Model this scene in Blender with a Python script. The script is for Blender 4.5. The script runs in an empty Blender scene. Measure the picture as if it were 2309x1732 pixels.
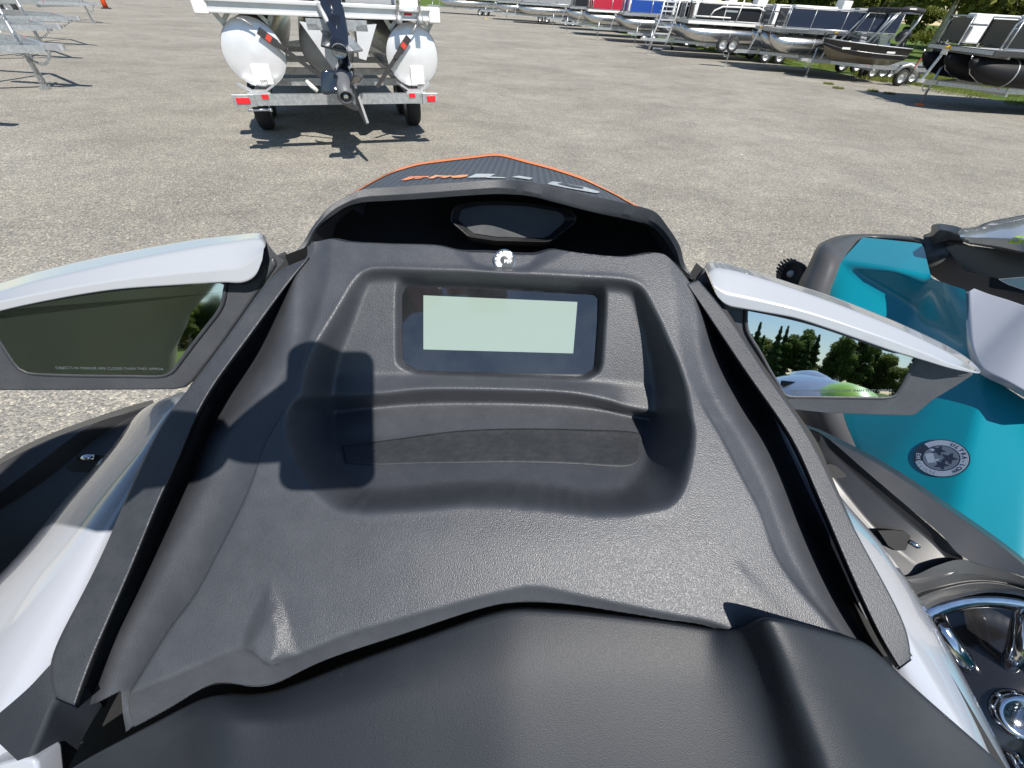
import bpy, bmesh, math, random
import numpy as np
from mathutils import Vector, Matrix, noise
from mathutils.bvhtree import BVHTree
random.seed(4); rng = np.random.default_rng(7)
S = bpy.context.scene
COL = S.collection

# ------------------------------------------------------------ camera, sky, sun, exposure
F = 950.; PITCH = math.radians(42.7); ROLL = math.radians(3.6); CAMZ = 1.65
cam = bpy.data.cameras.new('camera'); cam_ob = bpy.data.objects.new('camera', cam); COL.objects.link(cam_ob)
_f = Vector((0, math.cos(PITCH), -math.sin(PITCH))); _u0 = Vector((0, math.sin(PITCH), math.cos(PITCH))); _r0 = Vector((1, 0, 0))
_r = _r0*math.cos(ROLL) + _u0*math.sin(ROLL); _u = -_r0*math.sin(ROLL) + _u0*math.cos(ROLL)
EYE = Vector((0, 0, CAMZ))
cam_ob.matrix_world = Matrix(((_r.x, _u.x, -_f.x, 0), (_r.y, _u.y, -_f.y, 0), (_r.z, _u.z, -_f.z, CAMZ), (0, 0, 0, 1)))
cam.sensor_width = 36; cam.lens = F/2309*36; cam.clip_start = .01; cam.clip_end = 2000
S.camera = cam_ob
w = bpy.data.worlds.new('World'); S.world = w; w.use_nodes = True
wn = w.node_tree.nodes; sky = wn.new('ShaderNodeTexSky'); sky.sky_type = 'NISHITA'; sky.sun_disc = False
SUN = Vector((.341, -.597, .828)).normalized()
sky.dust_density = .0; sky.ozone_density = 2.5; sky.air_density = 1.15; sky.sun_elevation = math.asin(SUN.z); sky.sun_rotation = math.atan2(SUN.x, SUN.y)
w.node_tree.links.new(sky.outputs[0], wn['Background'].inputs[0]); wn['Background'].inputs[1].default_value = .08
sl = bpy.data.lights.new('sun', 'SUN'); sl.energy = 4.7; sl.angle = math.radians(.55); sl.color = (1, .95, .88)
so = bpy.data.objects.new('sun', sl); COL.objects.link(so); so.rotation_euler = SUN.to_track_quat('Z', 'Y').to_euler()
S.view_settings.view_transform = 'Standard'; S.view_settings.look = 'None'; S.view_settings.exposure = .5; S.view_settings.gamma = 1

# ------------------------------------------------------------ pixels of the photograph -> places
def ray(px, py):                       # direction with unit depth along the optical axis
    return _r*((px-1154.5)/F) + _u*((866-py)/F) + _f
def D(px, py, d): return EYE + ray(px, py)*d
def AZ(px, py, z): r = ray(px, py); return EYE + r*((z-CAMZ)/r.z)
def AY(px, py, y): r = ray(px, py); return EYE + r*(y/r.y)
def AX(px, py, x): r = ray(px, py); return EYE + r*(x/r.x)
def zm(pts, ox, oy, s):                # points read off an enlarged crop
    return [(ox+p[0]/s, oy+p[1]/s) + tuple(p[2:]) for p in pts]

# ------------------------------------------------------------ objects
def obj(name, verts, faces, mat, parent=None, smooth=True, mods=()):
    me = bpy.data.meshes.new(name); me.from_pydata([tuple(v) for v in verts], [], faces); me.update()
    return link(name, me, mat, parent, smooth, mods)
def link(name, me, mat, parent=None, smooth=True, mods=()):
    o = bpy.data.objects.new(name, me); COL.objects.link(o)
    if mat:
        for m in (mat if isinstance(mat, (list, tuple)) else [mat]): me.materials.append(m)
    if smooth: me.polygons.foreach_set('use_smooth', [True]*len(me.polygons))
    for m in mods:
        if m[0] == 'bevel':
            b = o.modifiers.new('b', 'BEVEL'); b.width = m[1]; b.segments = m[2]; b.limit_method = 'ANGLE'; b.angle_limit = math.radians(m[3] if len(m) > 3 else 30); b.harden_normals = False
            wnm = o.modifiers.new('w', 'WEIGHTED_NORMAL'); wnm.keep_sharp = False
        if m[0] == 'sub':
            b = o.modifiers.new('s', 'SUBSURF'); b.levels = b.render_levels = m[1]
        if m[0] == 'solid':
            b = o.modifiers.new('t', 'SOLIDIFY'); b.thickness = m[1]; b.offset = m[2]
    if parent: put(o, parent)
    return o
def put(o, parent):
    o.parent = parent
    if parent.type == 'EMPTY' or True:
        o.matrix_parent_inverse = world_of(parent).inverted()
def world_of(o):
    m = Matrix.LocRotScale(o.location, o.rotation_euler, o.scale)
    if o.parent: m = world_of(o.parent) @ o.matrix_parent_inverse @ m
    return m
def tag(o, label=None, cat=None, group=None, kind=None):
    if label: o['label'] = label
    if cat: o['category'] = cat
    if group: o['group'] = group
    if kind: o['kind'] = kind
    return o
def thing(name, label, cat, loc=(0, 0, 0), rz=0, group=None):
    o = bpy.data.objects.new(name, None); COL.objects.link(o); o.location = loc; o.rotation_euler = (0, 0, rz); o.empty_display_size = .2
    return tag(o, label, cat, group)
def copy_tree(o, parent=None, loc=None, rz=None):
    c = o.copy(); COL.objects.link(c)
    if parent: c.parent = parent
    if loc is not None: c.location = loc
    if rz is not None: c.rotation_euler = (0, 0, rz)
    for ch in list(o.children): copy_tree(ch, c)
    return c
class MB:                               # collects shapes into one mesh
    def __init__(s): s.v = []; s.f = []; s.M = Matrix()
    def add(s, vs, fs):
        b = len(s.v); s.v += [s.M @ Vector(p) for p in vs]; s.f += [[b+i for i in f] for f in fs]; return s
    def box(s, c, d, R=None):
        R = R or Matrix.Identity(3); c = Vector(c)
        vs = [c + R @ Vector((x*d[0]/2, y*d[1]/2, z*d[2]/2)) for x in (-1, 1) for y in (-1, 1) for z in (-1, 1)]
        return s.add(vs, [(0, 1, 3, 2), (4, 6, 7, 5), (0, 4, 5, 1), (2, 3, 7, 6), (0, 2, 6, 4), (1, 5, 7, 3)])
    def bar(s, a, b, wd, ht=None):
        a = Vector(a); b = Vector(b); ht = ht or wd; d = b-a; q = d.to_track_quat('X', 'Z').to_matrix()
        return s.box((a+b)/2, (d.length, wd, ht), q)
    def tube(s, pts, r, n=8, caps=True):
        pts = [Vector(p) for p in pts]; R = r if isinstance(r, (list, tuple)) else [r]*len(pts); vs = []; fs = []
        up = None
        for i, p in enumerate(pts):
            t = (pts[min(i+1, len(pts)-1)] - pts[max(i-1, 0)]).normalized()
            if up is None: up = t.orthogonal().normalized()
            a = (up - t*up.dot(t)).normalized(); up = a; b = t.cross(a)
            for k in range(n):
                an = 2*math.pi*k/n; vs.append(p + (a*math.cos(an) + b*math.sin(an))*R[i])
        for i in range(len(pts)-1):
            for k in range(n): fs.append((i*n+k, i*n+(k+1) % n, (i+1)*n+(k+1) % n, (i+1)*n+k))
        if caps: fs += [tuple(range(n))[::-1], tuple((len(pts)-1)*n+k for k in range(n))]
        return s.add(vs, fs)
    def lathe(s, prof, c, axis=(0, 0, 1), n=24):   # prof: (radius, height)
        axis = Vector(axis).normalized(); a = axis.orthogonal().normalized(); b = axis.cross(a); c = Vector(c); vs = []; fs = []
        for r, h in prof:
            for k in range(n):
                an = 2*math.pi*k/n; vs.append(c + axis*h + (a*math.cos(an) + b*math.sin(an))*r)
        for i in range(len(prof)-1):
            for k in range(n): fs.append((i*n+k, i*n+(k+1) % n, (i+1)*n+(k+1) % n, (i+1)*n+k))
        return s.add(vs, fs)
    def build(s, name, mat, parent=None, smooth=False, mods=()):
        o = obj(name, s.v, s.f, mat, None, smooth, mods)
        if parent: o.parent = parent       # built in the parent's own space
        if len(s.v): bm = bmesh.new(); bm.from_mesh(o.data); bmesh.ops.recalc_face_normals(bm, faces=bm.faces); bm.to_mesh(o.data); bm.free()
        return o

def cr(pts, n):                         # smooth (Catmull-Rom) resample to n points, even spacing; works on tuples
    P = np.array(pts, float); m = len(P)
    if m == 2: t = np.linspace(0, 1, n)[:, None]; return P[0]*(1-t)+P[1]*t
    out = []
    E = np.vstack([2*P[0]-P[1], P, 2*P[-1]-P[-2]])
    for i in range(m-1):
        p0, p1, p2, p3 = E[i:i+4]; d0 = max(np.linalg.norm(p1-p0), 1e-6)**.5; d1 = max(np.linalg.norm(p2-p1), 1e-6)**.5; d2 = max(np.linalg.norm(p3-p2), 1e-6)**.5
        m1 = (p1-p0)/d0 - (p2-p0)/(d0+d1) + (p2-p1)/d1; m2 = (p2-p1)/d1 - (p3-p1)/(d1+d2) + (p3-p2)/d2
        m1 = m1*d1; m2 = m2*d1
        for t in np.linspace(0, 1, 16, endpoint=False):
            out.append((2*t**3-3*t**2+1)*p1 + (t**3-2*t**2+t)*m1 + (-2*t**3+3*t**2)*p2 + (t**3-t**2)*m2)
    out.append(P[-1]); return even(out, n)
def soft(P, s):                         # irons out a resampled line, ends kept
    P = np.array(P, float); r = int(3*s)+1; k = np.exp(-.5*(np.arange(-r, r+1)/s)**2); k /= k.sum()
    E = np.vstack([2*P[0]-P[r:0:-1], P, 2*P[-1]-P[-2:-r-2:-1]]); return np.stack([np.convolve(E[:, i], k, 'valid') for i in range(P.shape[1])], 1)
def even(P, n):
    P = np.array(P, float); L = np.r_[0, np.cumsum(np.linalg.norm(np.diff(P, axis=0), axis=1))]
    t = np.linspace(0, L[-1], n); return np.array([np.interp(t, L, P[:, k]) for k in range(P.shape[1])]).T
def loft(name, lines, mat, parent=None, n=60, smooth=True, mods=(), world=False, closed=False, lin=False, caps=False):
    """a sheet through traced lines; each line is a list of (px, py, depth) or, with world, of points"""
    rows = []
    for l in lines:
        q = np.array(l if world else [tuple(D(*p)) for p in l], float)
        rows.append(even(q, n) if lin else cr(q, n))
    vs = [tuple(p) for r in rows for p in r]; fs = []
    K = len(rows)
    for i in range(K if closed else K-1):
        for k in range(n-1):
            j = (i+1) % K; fs.append((i*n+k, i*n+k+1, j*n+k+1, j*n+k))
    if caps and closed: fs += [tuple(i*n for i in range(K)), tuple(i*n+n-1 for i in range(K))[::-1]]
    return obj(name, vs, fs, mat, parent, smooth, mods)
def plate(name, pts, depths, mat, parent=None, thick=.004, world=None, mods=(), smooth=False):
    """traced outline as a solid slab: points at the given depth, thickened away from the eye"""
    W = world or [D(p[0], p[1], p[2] if len(p) > 2 else depths) for p in pts]
    W = [Vector(p) for p in W]; c = sum(W, Vector())/len(W); nrm = Vector()
    for i in range(len(W)): nrm += (W[i]-c).cross(W[(i+1) % len(W)]-c)
    nrm.normalize()
    if nrm.dot(EYE-c) < 0: nrm = -nrm
    n = len(W); vs = W + [p - nrm*thick for p in W]
    fs = [tuple(range(n)), tuple(range(2*n-1, n-1, -1))] + [(i, (i+1) % n, n+(i+1) % n, n+i) for i in range(n)]
    o = obj(name, vs, fs, mat, parent, smooth, mods)
    bm = bmesh.new(); bm.from_mesh(o.data); bmesh.ops.recalc_face_normals(bm, faces=bm.faces); bm.to_mesh(o.data); bm.free()
    return o
def bvh(o):
    me = o.data; M = world_of(o); return BVHTree.FromPolygons([M @ v.co for v in me.vertices], [tuple(p.vertices) for p in me.polygons])
def cast(t, px, py, lift=0):
    r = ray(px, py).normalized(); h, n, i, d = t.ray_cast(EYE, r)
    if h is None: return None
    if n.dot(r) > 0: n = -n
    return h + n*lift

# ------------------------------------------------------------ materials
def mat(name, col, rough=.5, metal=0, coat=0, bump=None, var=None, spec=.5, dust=None, emit=None, alpha=None, trans=0, coat_rough=.05):
    """bump=(scale, strength, distance, kind); var=(scale, amount); dust=(scale, colour, amount)"""
    m = bpy.data.materials.new(name); m.use_nodes = True; N = m.node_tree.nodes; L = m.node_tree.links; b = N['Principled BSDF']
    b.inputs['Base Color'].default_value = (*col, 1); b.inputs['Roughness'].default_value = rough; b.inputs['Metallic'].default_value = metal
    b.inputs['Coat Weight'].default_value = coat; b.inputs['Coat Roughness'].default_value = coat_rough; b.inputs['Specular IOR Level'].default_value = spec
    b.inputs['Transmission Weight'].default_value = trans
    tc = N.new('ShaderNodeTexCoord'); src = None
    if var:
        t = N.new('ShaderNodeTexNoise'); t.inputs['Scale'].default_value = var[0]; t.inputs['Detail'].default_value = 5; L.new(tc.outputs['Object'], t.inputs['Vector'])
        r = N.new('ShaderNodeValToRGB'); r.color_ramp.elements[0].position = .3; r.color_ramp.elements[1].position = .7
        r.color_ramp.elements[0].color = (*[c*(1-var[1]) for c in col], 1); r.color_ramp.elements[1].color = (*[min(1, c*(1+var[1])) for c in col], 1)
        L.new(t.outputs['Fac'], r.inputs[0]); src = r.outputs[0]; L.new(src, b.inputs['Base Color'])
    if dust:
        t = N.new('ShaderNodeTexNoise'); t.inputs['Scale'].default_value = dust[0]; t.inputs['Detail'].default_value = 8; t.inputs['Roughness'].default_value = .68; L.new(tc.outputs['Object'], t.inputs['Vector'])
        r = N.new('ShaderNodeMapRange'); r.inputs[1].default_value = .42; r.inputs[2].default_value = .78; r.inputs[4].default_value = dust[2]; L.new(t.outputs['Fac'], r.inputs[0])
        vo = N.new('ShaderNodeTexVoronoi'); vo.inputs['Scale'].default_value = 130; L.new(tc.outputs['Object'], vo.inputs['Vector'])
        cm = N.new('ShaderNodeMath'); cm.operation = 'LESS_THAN'; cm.inputs[1].default_value = .045; L.new(vo.outputs['Distance'], cm.inputs[0])
        sc = N.new('ShaderNodeSeparateColor'); L.new(vo.outputs['Color'], sc.inputs[0]); g2 = N.new('ShaderNodeMath'); g2.operation = 'GREATER_THAN'; g2.inputs[1].default_value = .93; L.new(sc.outputs[0], g2.inputs[0])
        mm = N.new('ShaderNodeMath'); mm.operation = 'MULTIPLY'; L.new(cm.outputs[0], mm.inputs[0]); L.new(g2.outputs[0], mm.inputs[1])
        m3 = N.new('ShaderNodeMath'); m3.operation = 'MULTIPLY_ADD'; m3.inputs[1].default_value = .5; L.new(mm.outputs[0], m3.inputs[0]); L.new(r.outputs[0], m3.inputs[2])
        mx = N.new('ShaderNodeMix'); mx.data_type = 'RGBA'; L.new(m3.outputs[0], mx.inputs[0])
        if src: L.new(src, mx.inputs[6])
        else: mx.inputs[6].default_value = (*col, 1)
        mx.inputs[7].default_value = (*dust[1], 1); L.new(mx.outputs[2], b.inputs['Base Color'])
        rr = N.new('ShaderNodeMapRange'); rr.inputs[3].default_value = rough; rr.inputs[4].default_value = min(1, rough+.35); L.new(r.outputs[0], rr.inputs[0]); L.new(rr.outputs[0], b.inputs['Roughness'])
    if bump:
        if bump[3] == 'pebble':
            t = N.new('ShaderNodeTexVoronoi'); t.feature = 'SMOOTH_F1'; t.inputs['Smoothness'].default_value = .4; o = t.outputs['Distance']
        else:
            t = N.new('ShaderNodeTexNoise'); t.inputs['Detail'].default_value = 4; o = t.outputs['Fac']
        t.inputs['Scale'].default_value = bump[0]; L.new(tc.outputs['Object'], t.inputs['Vector'])
        bp = N.new('ShaderNodeBump'); bp.inputs['Strength'].default_value = bump[1]; bp.inputs['Distance'].default_value = bump[2]; L.new(o, bp.inputs['Height']); L.new(bp.outputs[0], b.inputs['Normal'])
        if bump[3] == 'pebble': bp.invert = True
    if emit: b.inputs['Emission Color'].default_value = (*emit[0], 1); b.inputs['Emission Strength'].default_value = emit[1]
    return m
M = {}
M['grain'] = mat('grained black plastic', (.047, .051, .060), .42, bump=(1250, .45, .0005, 'pebble'), dust=(30, (.17, .18, .20), .13), spec=.6)  # blue cast of base and dust paints in the sky's reflection
M['grain_clean'] = mat('grained black plastic clean', (.030, .034, .041), .46, bump=(1350, .38, .0005, 'pebble'), dust=(40, (.15, .15, .16), .16), spec=.6)
M['fine'] = mat('fine textured plastic', (.04, .04, .04), .50, bump=(1500, .5, .0004, 'noise'), dust=(10, (.2, .19, .18), .16), spec=.5)
M['cover'] = mat('rubbery dark cover', (.009, .012, .018), .52, bump=(1700, .3, .0004, 'pebble'), dust=(7, (.09, .10, .115), .11), spec=.5)
M['void'] = mat('shade black hollow plastic', (.006, .006, .007), .7)  # near-black base carries the deep shade of the hollows
M['smoothblk'] = mat('satin black panel', (.022, .023, .026), .36, bump=(1300, .2, .0003, 'noise'), dust=(5, (.12, .12, .12), .12))
M['white'] = mat('glossy white gelcoat', (.37, .39, .44), .22, coat=1, coat_rough=.03, var=(3, .02))
M['mirrorcap'] = mat('glossy grey white cap', (.36, .38, .41), .25, coat=1, coat_rough=.03)
M['mirror'] = mat('mirror glass', (.50, .57, .66), .012, metal=1)
M['mirror_dirty'] = mat('dusty mirror glass', (.66, .70, .68), .02, metal=1, dust=(14, (.75, .75, .7), .16))
M['black_gloss'] = mat('black gloss', (.008, .009, .011), .06, coat=1)
M['glass'] = mat('gauge glass', (.010, .011, .014), .04, dust=(16, (.2, .2, .2), .10), coat=1, coat_rough=.02, spec=.9)
M['lcd'] = mat('pale lcd', (.23, .29, .255), .12, coat=1, coat_rough=.02, emit=((.50, .64, .55), .07))
M['orange'] = mat('orange vinyl', (.85, .21, .02), .35, coat=.4)
M['letter_grey'] = mat('grey vinyl', (.42, .46, .50), .35, coat=.3)
M['chrome'] = mat('chrome', (.72, .73, .75), .09, metal=1, var=(60, .1))
M['galv'] = mat('galvanised steel', (.50, .52, .53), .38, metal=.75, var=(25, .2), bump=(60, .15, .003, 'noise'))
M['galv_dull'] = mat('dull aluminium', (.46, .47, .48), .5, metal=.55, var=(8, .12))
M['alu'] = mat('brushed aluminium tube', (.58, .58, .57), .24, metal=.95, var=(5, .1), bump=(9, .25, .02, 'noise'))
M['alu_white'] = mat('bright pontoon end', (.74, .75, .77), .36, metal=.45, var=(6, .05))
M['rubber'] = mat('tyre rubber', (.022, .022, .023), .75, bump=(90, .3, .004, 'noise'))
M['navy'] = mat('navy fence panel', (.018, .026, .05), .25, coat=.6)
M['blue'] = mat('blue fence panel', (.015, .065, .30), .3, coat=.5)
M['red'] = mat('red fence panel', (.42, .02, .045), .3, coat=.5)
M['blackp'] = mat('black fence panel', (.012, .013, .016), .4, coat=.15)
M['wht'] = mat('white vinyl', (.72, .72, .70), .45, var=(6, .05))
M['greyv'] = mat('grey vinyl cushion', (.25, .26, .27), .55, var=(6, .08))
M['redlens'] = mat('red lamp lens', (.65, .012, .02), .22, coat=.6, bump=(220, .6, .003, 'pebble'))
M['orangelens'] = mat('orange lamp lens', (.85, .16, .03), .3)
M['yellow'] = mat('yellow plastic', (.85, .48, .03), .45)
M['cone'] = mat('orange cone plastic', (.9, .10, .02), .5)
M['strap'] = mat('dark webbing strap', (.03, .03, .032), .8, bump=(160, .5, .003, 'noise'))
M['teal'] = mat('teal gelcoat', (.0, .215, .285), .3, coat=.55, coat_rough=.06)
M['lime'] = mat('lime vinyl', (.36, .62, .02), .4, coat=.3)
M['olive'] = mat('olive cloth', (.21, .215, .13), .9, var=(3, .15), bump=(400, .3, .002, 'noise'))
M['skin'] = mat('skin', (.52, .30, .22), .5, var=(20, .08))
M['denim'] = mat('dark trousers', (.05, .06, .09), .85, bump=(300, .3, .002, 'noise'))
M['motor_grey'] = mat('motor grey', (.11, .115, .125), .5)
M['hair'] = mat('brown hair', (.05, .03, .02), .6, bump=(120, .8, .006, 'noise'))

# ============================================================ THE WATERCRAFT WE SIT ON
ski = thing('personal_watercraft', 'black and white personal watercraft seen from its own rider seat, orange edged hood', 'watercraft', (0.02, .2, .42))
def camxy(p): d = p[2]; return ((p[0]-1154.5)/F*d, (866-p[1])/F*d, d)
def XY(l): return np.array([camxy(p) for p in l])
def line_at(l, yy):                     # traced line running down the picture: x and depth for a row
    q = cr([camxy(p) for p in l], 160); o = np.argsort(q[:, 1]); q = q[o]
    ex = lambda k: np.interp(yy, q[:, 1], q[:, k])
    return ex(0), ex(2)
def row_at(l, xx, smooth=True):
    P = [camxy(p) for p in l]; q = cr(P, 160) if smooth else even(P, 160); o = np.argsort(q[:, 0]); q = q[o]
    return np.interp(xx, q[:, 0], q[:, 1]), np.interp(xx, q[:, 0], q[:, 2])
def sdist(poly, X, Y):                  # distance to an outline and inside mask
    x, y = X.ravel(), Y.ravel(); d = np.full(x.shape, 1e9); ins = np.zeros(x.shape, bool); n = len(poly)
    for i in range(n):
        ax, ay = poly[i][:2]; bx, by = poly[(i+1) % n][:2]
        ex, ey = bx-ax, by-ay; L2 = ex*ex+ey*ey+1e-15
        t = np.clip(((x-ax)*ex+(y-ay)*ey)/L2, 0, 1); d = np.minimum(d, np.hypot(x-ax-t*ex, y-ay-t*ey))
        c = ((ay > y) != (by > y)); ins ^= c & (x < (bx-ax)*(y-ay)/(by-ay+1e-15)+ax)
    return d.reshape(X.shape), ins.reshape(X.shape)
def blur(A, s):
    r = int(3*s+1); k = np.exp(-.5*(np.arange(-r, r+1)/s)**2); k /= k.sum()
    A = np.pad(A, r, mode='edge'); A = np.apply_along_axis(lambda v: np.convolve(v, k, 'valid'), 0, A); return np.apply_along_axis(lambda v: np.convolve(v, k, 'valid'), 1, A)
def sm(t): return t*t*(3-2*t)

L4 = [(700,578,.402),(662,623,.398),(593,717,.388),(535,796,.378),(484,862,.368),(434,952,.358),(401,1045,.347),(371,1096,.340),(321,1221,.325),(266,1351,.312),(221,1452,.303),(190,1527,.297),(168,1595,.291)]
L5 = [(687,585,.404),(625,605,.400),(564,688,.390),(499,778,.380),(434,869,.370),(383,923,.363),(356,965,.358),(325,1035,.350),(296,1091,.343),(261,1181,.332),(221,1271,.322),(150,1407,.308),(93,1510,.298),(89,1530,.296),(100,1550,.295)]
R4 = [(1548,640,.398),(1566,665,.396),(1610,731,.390),(1683,840,.374),(1756,943,.360),(1793,998,.353),(1830,1085,.343),(1880,1200,.330),(1915,1286,.321),(1950,1361,.313),(1986,1441,.305),(2008,1480,.300)]
R5 = [(1575,632,.400),(1591,650,.398),(1628,694,.394),(1683,775,.383),(1734,855,.372),(1783,918,.363),(1830,995,.354),(1870,1075,.345),(1925,1191,.332),(1986,1301,.320),(2031,1386,.311),(2062,1450,.305),(2064,1468,.303)]
L2 = [(700,560,.408),(672,600,.404),(664,650,.400),(661,753,.392),(647,814,.386),(593,897,.377),(506,1002,.364),(477,1078,.356),(441,1161,.347),(391,1251,.338),(331,1361,.328),(281,1452,.319),(236,1567,.309),(210,1640,.303)]
L1 = [(745,535,.405),(740,620,.396),(700,760,.385),(655,900,.371),(600,1000,.359),(557,1116,.345),(492,1246,.332),(441,1341,.322),(381,1422,.315),(321,1517,.307),(270,1600,.301),(250,1640,.298)]
R2 = [(1545,590,.404),(1560,640,.400),(1567,700,.395),(1571,793,.386),(1608,898,.374),(1670,992,.362),(1722,1096,.350),(1764,1211,.337),(1800,1290,.329),(1845,1370,.321),(1900,1445,.314),(1990,1560,.303)]
R1 = [(1500,565,.403),(1520,640,.396),(1530,760,.385),(1560,870,.372),(1629,992,.356),(1675,1080,.345),(1712,1150,.337),(1750,1253,.326),(1800,1326,.318),(1880,1410,.311),(1960,1500,.304)]
CC = [(1137,535,.402),(1137,600,.396),(1130,700,.386),(1128,850,.370),(1128,1000,.352),(1140,1140,.334),(1165,1230,.322),(1190,1330,.312),(1200,1400,.306),(1210,1500,.298),(1220,1640,.290)]
top_edge = [(640,560,.41),(700,548,.41),(735,541,.408),(748,540,.406),(783,547,.405),(880,552,.404),(987,556,.403),(1031,566,.403),(1100,568,.403),(1204,573,.403),(1243,564,.403),(1291,571,.403),(1404,582,.404),(1491,574,.405),(1520,600,.406),(1560,650,.404)]
ridge = [(150,1625,.31),(288,1559,.31),(418,1508,.31),(500,1472,.311),(553,1453,.311),(590,1458,.312),(635,1470,.313),(670,1464,.313),(788,1420,.313),(964,1373,.313),(1140,1332,.312),(1205,1323,.312),(1317,1344,.312),(1400,1360,.312),(1503,1381,.312),(1600,1400,.311),(1700,1440,.309),(1850,1500,.306),(2000,1560,.303)]
strip = [(150,1700,.3165),(288,1646,.3165),(376,1600,.3165),(482,1541,.3165),(520,1540,.3165),(564,1548,.3165),(611,1544,.3165),(729,1490,.3165),(905,1431,.3165),(1082,1373,.3165),(1140,1360,.3165),(1258,1360,.3165),(1400,1380,.3165),(1500,1396,.3165),(1600,1412,.3165),(1700,1460,.3165),(1850,1520,.3165),(2000,1580,.3165)]
G = .0013
gx = np.arange(-.315, .31, G); gy = np.arange(-.262, .142, G)
X, Y = np.meshgrid(gx, gy)
yr, dr = row_at(ridge, gx); ys, ds = row_at(strip, gx)
yt, _ = row_at(top_edge, gx)
Yc = np.maximum(Y, yr[None, :])
yy = gy
def at(l): a, b = line_at(l, yy); return a[:, None], b[:, None]
foot = lambda l, dx: [(p[0]+dx*min(1, max(0, (p[1]-620)/150)), p[1], p[2]+.014+.066*min(1, max(0, (p[1]-600)/220))) for p in l]
lx4, ld4 = at(foot(L4, -34)); rx4, rd4 = at(foot(R4, 34)); lx2, ld2 = at(L2); lx1, ld1 = at(L1); rx1, rd1 = at(R1); rx2, rd2 = at(R2); cx, cd = at(CC)
def quad(x, x0, d0, x1, d1, x2, d2):
    return d0*(x-x1)*(x-x2)/((x0-x1)*(x0-x2)) + d1*(x-x0)*(x-x2)/((x1-x0)*(x1-x2)) + d2*(x-x0)*(x-x1)/((x2-x0)*(x2-x1))
base = quad(np.clip(X, lx1, rx1), lx1, ld1, cx, cd, rx1, rd1)
def side(base, x1, d1, x2, d2, x4, d4, sg):   # panel edge -> crest -> channel -> rail
    t = np.clip((X-x1)/(x2-x1), 0, 1); b = d1 + (d2-d1)*t + (.0025 if sg < 0 else .0)*np.sin(t*math.pi)
    base = np.where(sg*(X-x1) > 0, b, base)
    t = np.clip((X-x2)/(x4-x2+1e-9), 0, 1.15); 
    b = d2 + (d4-d2)*sm(np.clip(t/.85, 0, 1))
    return np.where(sg*(X-x2) > 0, b, base)
base = side(base, lx1, ld1, lx2, ld2, lx4, ld4, -1); base = side(base, rx1, rd1, rx2, rd2, rx4, rd4, 1)
base = blur(base, .9)
# the edge lip at the bottom
left_end = gx < (286-1154.5)/F*.315
ys = np.where(left_end, yr+.0022, ys)
jr = np.clip(np.round((yr-gy[0])/G).astype(int), 0, len(gy)-1); d_r = base[jr, np.arange(len(gx))]
tt = np.clip((yr[None, :]-Y)/np.maximum(yr-ys, .002)[None, :], 0, 1)
base = np.where((Y < yr[None, :]) & ~left_end[None, :], d_r[None, :] + (np.maximum(ds, d_r+.0045)-d_r)[None, :]*tt**.85, base)
# --- the big hollow holding gauge and tray
RIM = zm([(430,72),(470,62),(700,70),(1000,80),(1500,105),(1770,122),(1850,152),(1905,250),(1960,350),(2010,470),(2075,640),(2108,760),(2115,950),(2100,1100),(2060,1230),(2000,1290),(1900,1305),(1600,1285),(1300,1255),(1000,1255),(700,1290),(500,1302),(380,1300),(310,1275),(240,1190),(180,1090),(130,975),(98,880),(85,760),(100,620),(150,480),(200,400),(300,250),(385,115)], 640, 580, 2.304)
FLO = zm([(432,118),(560,112),(900,118),(1300,140),(1650,158),(1790,170),(1830,205),(1870,330),(1905,460),(1932,570),(1940,690),(1930,760),(1915,850),(1905,960),(1880,1080),(1820,1180),(1740,1240),(1620,1246),(1300,1212),(1000,1197),(700,1217),(450,1240),(365,1222),(300,1150),(255,1050),(232,900),(235,790),(240,700),(250,620),(272,520),(320,400),(360,290),(400,180)], 640, 580, 2.304)
def dep_rim(p):
    y = p[1]; return np.interp(y, [605, 700, 850, 1000, 1140], [.397, .388, .371, .354, .336])
rows = [  # gauge panel, ledge, undercut, tray floor
 [(640,600,.405),(1154,600,.405),(1700,612,.405)],
 [(640,845,.424),(780,843,.424),(900,845,.425),(1100,850,.426),(1440,866,.428),(1700,880,.43)],
 [(640,900,.420),(740,893,.418),(800,893,.414),(860,891,.412),(945,881,.411),(1117,881,.411),(1290,889,.411),(1378,909,.413),(1420,925,.418),(1700,950,.42)],
 [(640,932,.445),(740,928,.448),(835,917,.450),(900,910,.452),(990,906,.453),(1160,906,.453),(1290,912,.453),(1378,923,.452),(1452,938,.448),(1700,960,.445)],
 [(640,1000,.420),(900,985,.428),(1154,975,.430),(1500,990,.426),(1700,1000,.420)],
 [(640,1125,.366),(900,1118,.369),(1154,1105,.371),(1400,1118,.368),(1700,1130,.364)]]
RA = [row_at(r, gx) for r in rows]
lev = np.empty_like(X)
for j in range(X.shape[1]):
    ya = np.array([r[0][j] for r in RA])[::-1]; da = np.array([r[1][j] for r in RA])[::-1]
    lev[:, j] = np.interp(gy, ya, da)
lev = blur(lev, 1.5)
rim = [camxy((p[0], p[1], dep_rim(p))) for p in RIM]; rim = cr(rim+[rim[0]], 220)[:-1]
def lev_d(p):                            # depth of the hollow's foot along its outline
    d = .41
    for _ in range(5):
        x, y, _d = camxy((p[0], p[1], d)); d = lev[min(max(int(round((y-gy[0])/G)), 0), len(gy)-1), min(max(int(round((x-gx[0])/G)), 0), len(gx)-1)]
    return d
flo = [camxy((p[0], p[1], lev_d(p))) for p in FLO]; flo = cr(flo+[flo[0]], 200)[:-1]
do, io = sdist(rim, X, Y); di, ii = sdist(flo, X, Y)
t = np.where(ii, 1, np.where(io, do/(do+di+1e-9), 0))
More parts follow.
